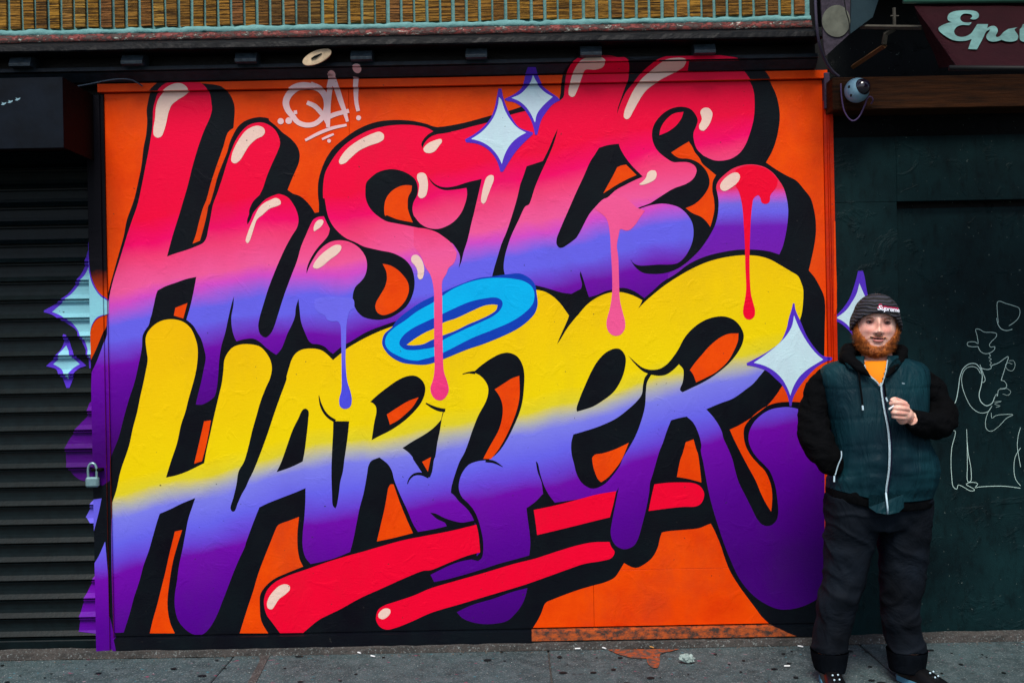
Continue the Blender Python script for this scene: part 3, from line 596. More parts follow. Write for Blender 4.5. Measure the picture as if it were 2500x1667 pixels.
shape('painted_halo', M_bot, "g 1540,1340' 1620,1280 1720,1220 1800,1185 h 320,1325 450,1280 600,1210 720,1160 800,1150 842,1155' 830,1200 780,1240 680,1290 560,1340 440,1400 320,1445 200,1495 100,1528 g 1700,1332 1600,1345")
# drips
shape('painted_drip', M_dpk, "h 452,650' 446,700 420,760 375,800 350,860 315,920 312,1100 315,1400 m 320,500 330,620 360,710 375,790 345,860 300,890 250,880 210,830 200,770 225,690 238,600 235,300 h 235,1200 230,1000 200,870 150,790 110,690 40,590' 40,415' 150,425 250,455 330,505 400,565", label='long pink drip running through the halo')
shape('painted_drip', M_dli, "g 660,900' 720,885 820,878 950,885 1030,905 1040,990' 1000,1010 975,1080 965,1150 960,1300 l 955,500 970,700 1000,800 1015,880 1000,950 950,972 905,950 895,880 915,800 918,600 915,400 912,250 g 905,1150 880,1115 830,1115 780,1100 760,1060 700,1030 660,980", label='lilac drip ending on the yellow letter')
shape('painted_drip', M_dpk2, "i 400,430' 500,510 525,560 545,680 555,850 565,1050 565,1250 545,1380 n 512,150 530,230 580,270 640,265 685,210 690,140 670,60 i 640,1300 632,1100 625,900 612,780 630,680 645,625 700,640 740,630 790,580 830,520 880,450' 800,420' 700,330' 560,300'", label='middle pink drip')
shape('painted_drip', M_red, "j 570,210' 600,260 625,350 640,450 650,600 660,800 665,1000 672,1200 660,1300 645,1380 645,1440 670,1480 710,1490 750,1460 758,1410 740,1330 720,1250 708,1100 705,900 710,700 718,520 730,400 745,330 790,300 810,330 820,370 860,385 895,365 905,300 950,240 970,200 975,150' 900,70 820,32 740,16 650,24 570,60'", label='dark red drip at the right')
# highlights
for s in ("a 910,222 960,222 1010,250 1028,285 990,325 920,370 860,420 830,490 810,580 785,670 760,720 720,732 690,710 685,650 700,550 708,450 730,370 780,300 840,250",
  "a 1640,625 1690,618 1740,640 1752,680 1730,715 1670,745 1600,810 1550,890 1510,950 1465,978 1432,960 1435,900 1460,830 1510,740 1570,665",
  "b 250,1320 290,1308 330,1330 335,1365 300,1385 230,1410 160,1470 g 110,140 70,250 40,340 20,368 0,350 20,270 60,170 b 130,1400 180,1355",
  "b 1220,690 1280,675 1320,700 1320,745 1280,775 1180,810 1080,860 1000,930 950,975 905,985 892,960 920,900 980,830 1060,770 1140,725",
  "b 1870,745 1800,760 1740,790 1700,840 1715,870 1760,880 1810,860 1850,810 1878,770", "b 1680,1065 1720,1080 1742,1150 1740,1230 1720,1290 1680,1312 1650,1290 1655,1240 1660,1180 1640,1120 1645,1080",
  "c 770,1285 800,1290 805,1330 780,1400 750,1480 725,1545 705,1560 685,1540 690,1470 710,1380 735,1310", "g 700,145 735,145 745,165 720,210 680,240 655,255 650,220 670,170",
  "g 860,385 910,390 915,420 880,470 800,530 730,590 680,612 645,600 650,570 700,500 780,430", "g 1600,485 1640,480 1680,520 1705,590 1705,660 1690,705 1665,715 1645,690 1645,640 1625,590 1585,540 1585,505",
  "d 470,215 485,240 470,280 400,300 300,305 275,360 250,430 225,490 205,530 180,538 152,520 150,470 165,400 190,320 230,260 290,215 380,200",
  "d 1220,215 1250,235 1235,275 1150,320 1050,370 950,430 880,490 820,580 770,670 730,740 705,752 680,735 680,690 720,580 780,460 850,370 950,290 1050,230 1140,212",
  "d 1440,645 1490,645 1525,690 1520,740 1490,810 1440,862 1405,850 1398,815 1425,750 1410,680", "d 940,1240 980,1245 992,1275 980,1320 930,1355 860,1378 825,1375 860,1345 890,1310 905,1265",
  "d 1720,1265 1770,1265 1790,1300 1770,1350 1700,1410 1640,1438 1605,1420 1600,1380 1640,1320", "q 380,1078 420,1095 422,1130 380,1175 320,1220 280,1280 250,1318 215,1310 203,1270 225,1200 280,1130 330,1090",
  "q 1340,1308 1380,1320 1385,1350 1350,1395 1310,1413 1275,1400 1268,1370 1295,1330"):
    shape('painted_highlight', CR, s)
# sparkle stars
def star(outer, inner, label):
    shape('painted_star', M_vio, outer, label=label); shape('painted_star', M_ice2 if outer[0] == 'v' else M_ice, inner)
star("c 850,460' 835,540 815,640 775,740 700,830 610,900 530,945' 540,972' 640,985 720,1020 790,1080 840,1160 870,1255' 895,1252' 950,1160 1010,1070 1080,990 1180,895' 1180,878' 1050,830 980,740 930,640 895,540 880,460'",
     "c 855,540' 845,620 810,720 750,810 680,880 590,940' 680,965 760,1010 820,1070 860,1130 882,1180' 910,1090 960,1000 1030,930 1115,880' 1030,830 960,750 910,660 875,560", 'large ice blue sparkle between the upper letters')
star("c 1130,285' 1110,330 1080,440 1020,500 905,560' 930,575 1000,590 1080,640 1140,720 1180,810 1200,900' 1222,900' 1260,760 1310,680 1370,610 1440,570' 1420,545 1340,490 1270,430 1230,350 1205,285'",
     "c 1180,335' 1160,400 1130,440 1060,510 975,548' 1050,580 1110,630 1160,700 1200,785' 1220,700 1280,620 1370,538' 1290,490 1240,440 1200,380", 'smaller ice blue sparkle touching the top trim')
star("j 1120,1335' 1105,1400 1080,1480 o 1060,200 1000,330 900,410 800,470 675,535' 680,555' 780,575 870,610 950,680 1020,750 1070,850 1088,945' 1106,945' 1120,870 1180,760 1260,660 1350,570 1470,500' 1470,480' 1400,460 1330,390 1250,270 1190,130 j 1145,1400 1135,1335'",
     "j 1130,1450' o 1110,180 1050,280 960,370 860,450 745,530' 850,560 940,610 1020,690 1070,780 1095,845' 1120,770 1170,680 1250,600 1410,500' 1340,440 1260,340 1190,220 1150,130", 'ice blue sparkle at the right edge beside the man')
star("x 762,45' 745,120 715,220 680,310 620,400 545,480' 545,520' 600,550 660,600 710,660 750,780 775,900' 800,900' 840,760 900,620 1020,500' 900,420 850,250 825,100 810,45'",
     "x 775,165' 750,260 700,350 640,430 550,495' 600,515 660,560 720,640 760,740 785,840' 820,720 880,600 980,500' 890,420 830,290", 'ice blue sparkle behind the man\'s beanie')
star("v 820,170' 790,250 770,370 720,480 640,610 540,710 370,812' 370,828' 470,860 580,930 680,1000 740,1120 790,1230 810,1370' 850,1370' 870,1200 885,1000 940,900 1040,850' 1040,710' 960,640 900,520 875,400 865,170'",
     "v 830,280' 810,360 780,440 710,560 620,670 450,825' 560,870 650,940 710,1020 770,1120 815,1270' 860,1230 875,1100 895,960 950,880 1040,850' 1040,725' 970,670 900,560 870,450 850,335", 'large ice blue sparkle half on the roller shutter')
star("v 568,1040' 560,1130 500,1240 390,1350' 490,1380 540,1450 590,1560' 618,1560' 660,1450 700,1380 780,1345' 700,1270 640,1180 600,1050'",
     "v 585,1150' 530,1220 510,1280 460,1330' 530,1370 570,1410 602,1480' 630,1400 660,1365 715,1330' 650,1270 610,1200", 'small ice blue sparkle on the roller shutter')
# small pale tag, upper left
line('painted_tag', M_tag, ("b 475,480 478,500", [8, 8]), ("b 640,245 560,240 480,262 415,320 385,390 400,460 445,520 500,585 580,612 660,600 725,550 765,480 775,400 760,335 715,275 640,240", [12, 15, 17, 16, 14, 12, 12, 12, 13, 14, 15, 15]),
     ("b 595,400 660,430 715,485 760,545 790,610", [10, 12, 12, 11, 8]), ("b 788,625 786,500 790,400 802,290 832,150", [9, 13, 13, 13, 14]),
     ("b 832,150 875,270 910,380 945,480 972,572", [16, 14, 13, 11, 7]), ("b 770,545 860,508 978,478", [12, 11, 10]),
     ("b 1062,180 1055,300 1060,400 1075,470", [13, 12, 10, 9]), ("b 575,755 700,690 830,640 960,612", [6, 8, 8, 6]), ("b 735,745 790,720 838,700", [5, 6, 5]), label='pale pink QA! tag with underline')
film('painted_tag', [dot(1080, 543, 24, 'b'), dot(335, 575, 30, 'b'), dot(412, 570, 32, 'b'), dot(798, 763, 18, 'b'), dot(1085, 105, 42, 'b', 36), dot(840, 150, 34, 'b', 30)], M_tag)
# overspray on the right-hand boards and chalk drawings
shape('painted_overspray', M_ora, "j 1503,560 1520,640 1526,800 1534,1000 1540,1200 1530,1320 1500,1440' 1490,1440' 1488,560'")
M_chalk = simple('pale_green_chalk', (.62, .86, .80), .8, .2)
sc_ = 3.016
def Q(s, w0=1.3):
    w0 *= .95
    out = 'S '
    for t in s.split():
        x_, y_ = t.rstrip("'").split(','); out += f"{2250+float(x_)/sc_:.1f},{700+float(y_)/sc_:.1f}{chr(39) if t.endswith(chr(39)) else ''} "
    return (out, w0)
for it in (Q("588,265 580,180 582,110 600,105 640,120 700,138 740,155 748,190 735,230 700,265 665,287", 1.2), Q("575,230 585,275 610,310 650,322 690,312", 1.5),
     Q("437,440 400,442 360,432 358,412 385,404 420,408 437,420 430,360 420,312 445,312 485,333 540,335 575,345 570,370 540,400 520,430 535,445 560,440 560,460 530,485 490,493 455,475 437,440", 1.2),
     Q("518,492 530,510 515,520 538,535 520,545 538,560 525,575 535,585", 1.0), Q("452,575 475,640 490,680 485,700 468,706 470,660 455,600 475,605 510,610 535,600 535,585 590,560 660,515 640,590 608,690", 1.5),
     Q("235,900 270,850 290,760 305,660 330,600 375,568 420,568 450,600 468,650 460,730 445,800 460,850 500,878 540,860 560,815", 1.9), Q("560,815 575,790 580,810 590,760 610,755 640,750 650,725 630,695 608,690", 1.2),
     Q("455,640 430,600 385,588 345,605 318,660 320,730 345,810 390,890 450,930 510,922 540,880", 1.3), Q("540,880 510,930 492,1000 500,1050 530,1068 580,1040 650,970 695,945 570,950 540,970 535,930", 1.0),
     Q("250,1062 268,1065 268,1090 245,1180 237,1270 242,1400 255,1480 280,1495 290,1465 330,1480 380,1508 410,1505 408,1495 350,1460 380,1445 435,1455 415,1485 440,1480 520,1474 640,1474 750,1488", 1.3),
     Q("353,1052 357,1200 358,1320 362,1440 382,1438 385,1350 365,1230 357,1150", 1.3), Q("752,1040 735,1100 728,1180 740,1260 752,1330", 1.2), Q("752,1190 715,1250 703,1340 715,1420 752,1470", 1.2),
     Q("668,545 700,545 712,580 690,620 655,610 640,575 660,560 690,570", .8), Q("600,750 650,750 680,775 660,800 620,790", .7), Q("560,850 610,845 560,865 600,880 570,890", .8)):
    line('chalk_line', M_chalk, it)

# pale oval plate hanging on the frieze, above the tag
bm = bmesh.new(); cc = P(774, 140, .15); N_ = 30; fr_, bk_ = [], []
for k in range(N_):
    a = 2*math.pi*k/N_; u, v_ = .078*math.cos(a), .032*math.sin(a); x, z = u*math.cos(R(22))-v_*math.sin(R(22)), u*math.sin(R(22))+v_*math.cos(R(22))
    fr_.append(bm.verts.new(cc+Vector((x, -.004+noise.noise(Vector((x*20, z*20, 0)))*.003, z)))); bk_.append(bm.verts.new(cc+Vector((x, .006, z))))
bm.faces.new(fr_); bm.faces.new(bk_[::-1])
for k in range(N_): bm.faces.new((fr_[k], fr_[(k+1) % N_], bk_[(k+1) % N_], bk_[k]))
pb_ = empty('oval_plate', tuple(cc), 'pale tan oval plate hanging crooked on the black cornice above the QA! tag', 'plate')
bm_obj('plate', bm, simple('pale_tan_enamel', (.60, .46, .30), .5, .5, 22), pb_)
bm = bmesh.new(); tube(bm, [cc+Vector((-.028, -.008, -.010)), cc+Vector((-.005, -.009, .001)), cc+Vector((.026, -.008, .016))], [.003, .006, .002], 6); bm_obj('slot', bm, M_dark, pb_)
bm = bmesh.new(); tube(bm, [cc+Vector((0, .02, 0)), cc+Vector((0, .005, 0))], .01, 8); bm_obj('fixing', bm, M_dark, pb_)

# ---------------------------------------------------------------- brickwork above
up = empty('brick_wall', (0, .1, 3.2), 'brown ribbed brick wall of upright bricks above the black cornice', 'wall')
M_mort = simple('pale_green_mortar', (.15, .33, .33), .85, .35, 12, .8, .006, 60, col2=(.09, .22, .22))
m, nt, b, pos = base_mat('ribbed_brown_brick')
oi = nd(nt, 'ShaderNodeObjectInfo'); r = nd(nt, 'ShaderNodeValToRGB')
setramp(r, [(0, (.30, .15, .02)), (.3, (.17, .08, .018)), (.5, (.37, .19, .025)), (.72, (.22, .09, .028)), (.86, (.38, .22, .04)), (1, (.09, .04, .015))]); nt.links.new(oi.outputs['Random'], r.inputs[0])
rib = noise_(nt, pos, 8, 4, .7, (.6, 1, 19), .4); f_ = rng(nt, rib, .47, .62)
c_ = mix(nt, f_, r.outputs[0], (.035, .018, .008)); c_ = mix(nt, rng(nt, noise_(nt, pos, 9), .55, .75, 0, .6), c_, (.03, .02, .015))
nt.links.new(c_, b.inputs['Base Color']); b.inputs['Specular IOR Level'].default_value = .15; b.inputs['Roughness'].default_value = .85
bump(nt, b, math_(nt, 'SUBTRACT', 1, f_), .9, .008); M_brick = m
zb0, zb1 = zr(50), zr(50)+.203
x0, x1 = W(-260, 30)[0], XC1-.012
bm = bmesh.new(); box(bm, -6, x1, .012, .4, zr(66), 3.6); bm_obj('mortar_bed', bm, M_mort, up)
pitch = 31.9/470; variants = []
for k_ in range(5):
    bm = bmesh.new(); hw = .0262+random.uniform(-.0012, .0012)
    box(bm, -hw, hw, -.006, .012, 0, zb1-zb0, .002)
    for v_ in bm.verts: v_.co += Vector((random.uniform(-.0014, .0014), random.uniform(-.002, .001), random.uniform(-.002, .002)))
    me = bpy.data.meshes.new('brick'); bmesh.ops.recalc_face_normals(bm, faces=bm.faces[:]); bm.to_mesh(me); bm.free(); me.materials.append(M_brick); variants.append(me)
xb = (12-1250)/470+.02; xb -= pitch*4; i = 0
while xb < x1-.03:
    o = link('brick', variants[(i*3) % 5], None, up); o.location = (xb+random.uniform(-.002, .002), random.uniform(-.003, .002), zb0+random.uniform(-.003, .003)+up.location.z*0)
    o.rotation_euler.y = random.uniform(-.01, .01); xb += pitch; i += 1
# lumpy smeared mortar under the bricks, then the flaking red flashing
def ragged(name, mat, top, bot, y0, y1, amp, par, seed, n=420, x0=-3.3, x1_=None):
    bm = bmesh.new(); cols = []; x1_ = x1_ or x1
    for i in range(n+1):
        x = x0+(x1_-x0)*i/n
        a = noise.noise(Vector((x*9, seed, 0)))*amp+noise.noise(Vector((x*31, seed, 2)))*amp*.6
        b_ = noise.noise(Vector((x*8, seed, 5)))*amp*.8+noise.noise(Vector((x*40, seed, 7)))*amp*.5
        yy = y1+noise.noise(Vector((x*20, seed, 9)))*.004
        cols.append([bm.verts.new(p) for p in ((x, .02, top+a), (x, yy, top+a-.004), (x, yy-.004, (top+bot)/2), (x, y0, bot+b_), (x, .02, bot+b_-.002))])
    for a, b_ in zip(cols, cols[1:]):
        for k in range(4): bm.faces.new((a[k], b_[k], b_[k+1], a[k+1]))
    bm_obj(name, bm, mat, par, smooth=True)
ragged('mortar_smear', M_mort, zr(51), zr(67), -.014, -.008, .010, up, 1.3)
m, nt, b, pos = base_mat('flaking_red_paint')
f_ = rng(nt, noise_(nt, pos, 28, 5, .75, (1, 1, 2)), .46, .52); f2 = rng(nt, noise_(nt, pos, 21, 5, .8, (1, 1, 3)), .60, .64)
c_ = mix(nt, f_, (.16, .018, .014), (.03, .012, .010)); c_ = mix(nt, f2, c_, (.40, .48, .42))
nt.links.new(c_, b.inputs['Base Color']); b.inputs['Roughness'].default_value = .7; bump(nt, b, f_, .8, .004); M_flake = m
ragged('red_flashing', M_flake, zr(66), zr(86), -.034, -.022, .006, corn, 4.1)

bm = bmesh.new(); box(bm, x1-.004, XJ+.4, .30, .42, 2.9, 3.62); bm_obj('dark_pier', bm, M_dark, right)
# ---------------------------------------------------------------- boards to the right
def board_mat(name, c1, c2):
    m, nt, b, pos = base_mat(name)
    c = mix(nt, rng(nt, noise_(nt, pos, 1.5, 6, .7), .35, .7), c1, c2)
    c = mix(nt, rng(nt, noise_(nt, pos, 24, 5, .7, (1, 1, .35)), .5, .75, 0, .7), c, tuple(x*.4 for x in c2))
    c = mix(nt, rng(nt, noise_(nt, pos, 75, 2, .5), .74, .77), c, (.10, .13, .12))
    nt.links.new(c, b.inputs['Base Color']); b.inputs['Roughness'].default_value = .5; b.inputs['Specular IOR Level'].default_value = .10
    pk = rng(nt, noise_(nt, pos, 5, 5, .6, None, 1.6), .56, .64)
    h = math_(nt, 'ADD', math_(nt, 'MULTIPLY', pk, noise_(nt, pos, 40, 4, .7, (.6, 1, 1.5))), math_(nt, 'MULTIPLY', noise_(nt, pos, 150, 3), .18))
    bump(nt, b, h, .8, .006); return m
M_board = board_mat('dark_teal_board_paint', (.0044, .023, .0265), (.0014, .0062, .0085))
M_bl2 = board_mat('shade_black_paint', (.0015, .003, .004), (.001, .002, .003))  # black stands in for the shade under the beam and awning
XE = 7.0
for x0, x1_, z0, z1, y, mt in ((XJ, XD, zr(510.5)+.0005, zr(352), 0, M_board), (XD, XE, zr(510.5)+.0005, zr(352), -.003, M_board), (XJ, XD-.0015, .012, zr(510.5)-.001, 0, M_board), (XD+.001, XE, .012, zr(526), .035, M_board)):
    bm = bmesh.new(); box(bm, x0, x1_, y, y+.025, z0, z1, .001)
    bm_obj('board', bm, mt, right)
bm = bmesh.new(); box(bm, XJ+.001, XE, .062, .2, 0, 3.6); bm_obj('backing', bm, M_bl2, right)
bm = bmesh.new(); box(bm, XJ+.002, XE, .02, .05, zr(353), zr(296)); bm_obj('beam_shade_board', bm, M_bl2, right)  # black board put in for the shade cast under the beam
m, nt, b, pos = base_mat('charred_brown_timber')
f_ = rng(nt, noise_(nt, pos, 9, 6, .7, (.5, 1, 6)), .35, .7)
nt.links.new(mix(nt, f_, (.050, .016, .004), (.008, .004, .002)), b.inputs['Base Color']); b.inputs['Specular IOR Level'].default_value = .12; b.inputs['Roughness'].default_value = .7
bump(nt, b, noise_(nt, pos, 14, 6, .7, (.4, 1, 8)), .7, .005); M_tim = m
bm = bmesh.new(); box(bm, W(2013, 230)[0], XE, -.13, .05, zr(298), zr(205, .13), .004)
tag(bm_obj('timber_beam', bm, M_tim), 'dark brown timber beam running right under the awning', 'beam')

# awning over the right-hand shop
aw = empty('shop_awning', (2.9, -.8, 3.1), 'torn maroon shop awning with white script lettering at the top right', 'awning')
C0 = Vector((0, -D, H))
def ray(px, py): return (P(px, py, 0)-C0)
class Pl:
    def __init__(s, a, b, c): s.o = a; s.n = (b-a).cross(c-a).normalized()
    def at(s, px, py, off=0):
        r_ = ray(px, py); t = (s.o-C0).dot(s.n)/r_.dot(s.n); q = C0+r_*t
        n = s.n if s.n.y < 0 else -s.n
        return q+n*off
pa, pb, pc = P(2228, 11, .55), P(2335, 163, 1.0), P(2900, 8, .55)
apl = Pl(pa, pb, pc)
M_maroon = simple('faded_maroon_canvas', (.035, .0035, .008), .65, .35, 5, .5, .006, 14)
def cloth(name, px_poly, pl, mat, par, n=26, sag=.01):
    (ax, ay), (bx, by), (cx, cy), (dx_, dy_) = px_poly; bm = bmesh.new(); g = []
    for i in range(n+1):
        row = []
        for j in range(n+1):
            u, v_ = i/n, j/n
            x = (ax*(1-u)+bx*u)*(1-v_)+(dx_*(1-u)+cx*u)*v_; y = (ay*(1-u)+by*u)*(1-v_)+(dy_*(1-u)+cy*u)*v_
            row.append(bm.verts.new(pl.at(x, y, noise.noise(Vector((x*.012, y*.02, 3)))*sag)))
        g.append(row)
    for i in range(n):
        for j in range(n): bm.faces.new((g[i][j], g[i+1][j], g[i+1][j+1], g[i][j+1]))
    bmesh.ops.solidify(bm, geom=bm.faces[:], thickness=.003)
    return bm_obj(name, bm, mat, par, smooth=True)
cloth('canvas_front', ((2228, 11), (2900, 8), (2900, 166), (2336, 163)), apl, M_maroon, aw, 30, .006)
side = Pl(pa, pb, P(2293, 166, .62))
cloth('canvas_side', ((2228, 11), (2334, 163), (2293, 167), (2262, 95)), side, simple('dark_maroon_canvas', (.028, .006, .010), .8, .4, 20, .6, .008, 20), aw, 14, .01)
bm = bmesh.new(); tube(bm, [pa+Vector((-.05, -.02, .012)), pc+Vector((0, -.02, .015))], .016, 8); bm_obj('top_rail', bm, simple('green_rail_paint', (.05, .17, .12), .5), aw, smooth=True)
bm = bmesh.new(); tube(bm, [pb+Vector((-.03, 0, -.006)), apl.at(2900, 166)+Vector((0, 0, -.008))], .012, 8); bm_obj('bottom_rail', bm, M_dark, aw, smooth=True)
M_let = simple('weathered_white_lettering', (.13, .27, .26), .6, .6, 9)
def letter(path, extra=()):
    bm = bmesh.new()
    polys = [curve(path)]
    co = [Vector(p) for p in polys[0]]; n = len(co)
    vo, _, fo, _, _, _ = delaunay_2d_cdt(co, [(i, (i+1) % n) for i in range(n)], [list(range(n))], 1, 1e-5)
    nv = [bm.verts.new(apl.at(q.x, q.y, .008)) for q in vo]
    for f_ in fo: bm.faces.new([nv[i] for i in f_])
    bm_obj('letter', bm, M_let, aw)
letter("A 1720,160 1715,185 1690,203 1660,206 1635,197' 1655,180 1650,160 1610,150 1570,152 1545,175 1542,205 1565,228 1610,235 1650,231' 1632,258 1560,258 1510,275 1482,315 1495,352 1535,371 1590,368 1640,342 1672,300 1695,262' 1706,249' 1806,250' 1798,290' 1830,270 1870,268 1895,290 1900,320 1880,360 1890,375 1920,365 1950,330 2000,296' 2090,280' 2060,300 2075,330 2095,360 2085,400 2040,417 1980,415 1935,400' 1900,412 1850,418 1808,405 1790,380 1795,350 1818,320 1826,300' 1790,320 1765,370 1750,400 1700,492' 1616,488' 1650,392' 1600,408 1530,412 1470,402 1400,365 1340,315 1332,288 1365,262 1420,240 1460,232' 1425,215 1418,185 1435,150 1480,128 1560,118 1640,118 1700,132")
letter("A 2108,330' 2110,300 2125,285' 2140,250' 2175,250' 2170,282' 2230,282' 2225,310' 2165,312' 2155,370 2175,385 2230,370 2235,400 2190,420 2140,418 2112,400 2108,370")
bm = bmesh.new(); box(bm, XJ+.03, XE, -.5, .05, 3.40, 3.5); bm_obj('shade_box', bm, M_bl2, aw)  # unseen box added overhead to darken the space under the awning
M_irn = simple('grey_iron', (.055, .05, .04), .6, .5, 30, .4, .003, 60)
br = empty('awning_bracket', tuple(P(2180, 70, .4)), 'grey iron awning bracket with a rusty diagonal arm under the awning', 'bracket')
bm = bmesh.new(); tube(bm, [P(2100, 66, .35), P(2250, 68, .5)], .011, 4); bm_obj('cross_bar', bm, M_irn, br)
bm = bmesh.new(); tube(bm, [P(2183, 20, .42), P(2184, 66, .42)], .008, 6); tube(bm, [P(2174, 40, .42), P(2194, 40, .42)], .004, 6); bm_obj('bolt', bm, M_irn, br)
bm = bmesh.new(); tube(bm, [P(2184, 70, .42), P(2162, 84, .4), P(2158, 108, .38)], .014, 4); bm_obj('link', bm, M_irn, br)
bm = bmesh.new(); tube(bm, [P(2160, 112, .38), P(2082, 164, .12)], .013, 4); bm_obj('diagonal_arm', bm, simple('rusty_brown_iron', (.10, .045, .015), .7), br)
# hanging sign panel beside the corner
sg = empty('sign_panel', tuple(P(2060, 40, .45)), 'grey folded sign panel with a pale round disc at the corner of the cornice', 'sign')
def plate(name, pts, d, mat, par, th=.012):
    bm = bmesh.new(); a = [bm.verts.new(P(x, y, d(x, y) if callable(d) else d)) for x, y in pts]; b_ = [bm.verts.new(v_.co+Vector((0, th, 0))) for v_ in a]
    bm.faces.new(a); bm.faces.new(b_[::-1]); n = len(a)
    for i in range(n): bm.faces.new((a[i], a[(i+1) % n], b_[(i+1) % n], b_[i]))
    return bm_obj(name, bm, mat, par)
dd = lambda x, y: .42+(abs(x-2078))*-.0012
plate('left_fold', [(2002, -40), (2077, -40), (2074, 84), (2016, 137), (2011, 112)], dd, simple('mottled_grey_violet', (.05, .04, .058), .6, .6, 60), sg)
plate('right_fold', [(2079, -40), (2158, -40), (2131, 42), (2076, 83)], dd, simple('blue_grey_sheet', (.025, .05, .062), .5, .3, 8), sg)
plate('disc', [(2044+37*math.cos(a)*(.86 if math.cos(a) > 0 else 1), 52+39*math.sin(a)) for a in [i*math.pi/16 for i in range(32)]], lambda x, y: dd(x, y)+.006, simple('pale_disc_paint', (.13, .14, .11), .6, .4, 14), sg, .004)
bm = bmesh.new(); tube(bm, smooth_line([P(2061, 0, .44), P(2066, 30, .44), P(2073, 56, .44), P(2073, 84, .44)]), .003, 6); bm_obj('wire', bm, M_dark, sg)
bm = bmesh.new(); tube(bm, smooth_line([P(1990, -40, .2), P(1991, 10, .2), P(1994, 62, .2), P(2000, 105, .18), P(2012, 142, .14), P(2030, 172, .1), P(2048, 188, .08)]), .0075, 8)
tag(bm_obj('conduit', bm, simple('violet_grey_conduit', (.06, .055, .09), .45), smooth=True), 'grey violet conduit bending down beside the cornice end', 'conduit')
# security camera
sc = empty('security_camera', tuple(P(2092, 221, .2)), 'white dome security camera with a looped cable on the brown beam', 'camera')
bm = bmesh.new(); bmesh.ops.create_uvsphere(bm, u_segments=24, v_segments=16, radius=.061)
bmesh.ops.translate(bm, vec=P(2092, 221, .19), verts=bm.verts); bm_obj('housing', bm, simple('pale_blue_white_plastic', (.20, .38, .50), .3, .2), sc, smooth=True)
m, nt, b, pos = base_mat('dark_dome_glass'); b.inputs['Base Color'].default_value = (.008, .006, .014, 1); b.inputs['Roughness'].default_value = .06; b.inputs['Coat Weight'].default_value = .6
bm = bmesh.new(); bmesh.ops.create_uvsphere(bm, u_segments=24, v_segments=16, radius=.043); bmesh.ops.translate(bm, vec=P(2103.5, 214, .222), verts=bm.verts); bm_obj('dome_glass', bm, m, sc, smooth=True)
bm = bmesh.new(); rc = P(2100, 216, .214); rx_ = (P(2103.5, 214, .26)-rc).normalized(); e1 = rx_.cross(Vector((0, 0, 1))).normalized(); e2 = e1.cross(rx_)
tube(bm, [rc+(e1*math.cos(a)+e2*math.sin(a))*.0455+rx_*.002 for a in [i*math.pi/12 for i in range(25)]], .003, 6, False); bm_obj('dome_ring', bm, MATS['pale_blue_white_plastic'], sc, smooth=True)
for x, y in ((2074, 212), (2079, 233)):
    bm = bmesh.new(); box(bm, P(x, y, .247).x-.004, P(x, y, .247).x+.003, -.247, -.235, P(x, y, .247).z-.005, P(x, y, .247).z+.006); bm_obj('screw_slot', bm, M_dark, sc)
bm = bmesh.new(); tube(bm, smooth_line([P(2053, 205, .14), P(2055, 240, .16), P(2063, 275, .16), P(2080, 295, .16), P(2097, 286, .17), P(2111, 258, .18), P(2118, 240, .18), P(2126, 237, .17), P(2131, 245, .16), P(2127, 254, .14)]), .0038, 7)
bm_obj('cable', bm, simple('violet_cable', (.12, .08, .20), .4), sc, smooth=True)

# ---------------------------------------------------------------- on the pavement
def G0(px, py, z=0.0):
    r_ = P(px, py, 0)-C0; t = (z-H)/r_.z; return C0+r_*t
def ground_film(name, px_poly, mat, z, par=None, kind=None):
    co = [G0(x, y, z) for x, y in px_poly]; bm = bmesh.new(); bm.faces.new([bm.verts.new(q) for q in co]); bmesh.ops.triangulate(bm, faces=bm.faces[:])
    return bm_obj(name, bm, mat, par, kind=kind)
m, nt, b, pos = base_mat('spilt_orange_paint')
f_ = rng(nt, noise_(nt, pos, 30, 5, .75), .42, .58)
nt.links.new(mix(nt, f_, (.30, .055, .008), (.05, .045, .04)), b.inputs['Base Color']); b.inputs['Roughness'].default_value = .7; M_spill = m
spill = curve("S 1483,1584' 1510,1596 1545,1605 1578,1606' 1582,1618 1592,1628 1606,1628 1611,1612 1612,1596 1640,1588 1660,1583'")
ground_film('orange_paint_spill', spill, M_spill, .0045, pave)
ground_film('dirt_streak', curve("S 634,1579' 668,1580 700,1588 664,1594 652,1612 638,1640 622,1670' 602,1670' 618,1640 634,1608 628,1592"), M_kerbm, .0047, pave)
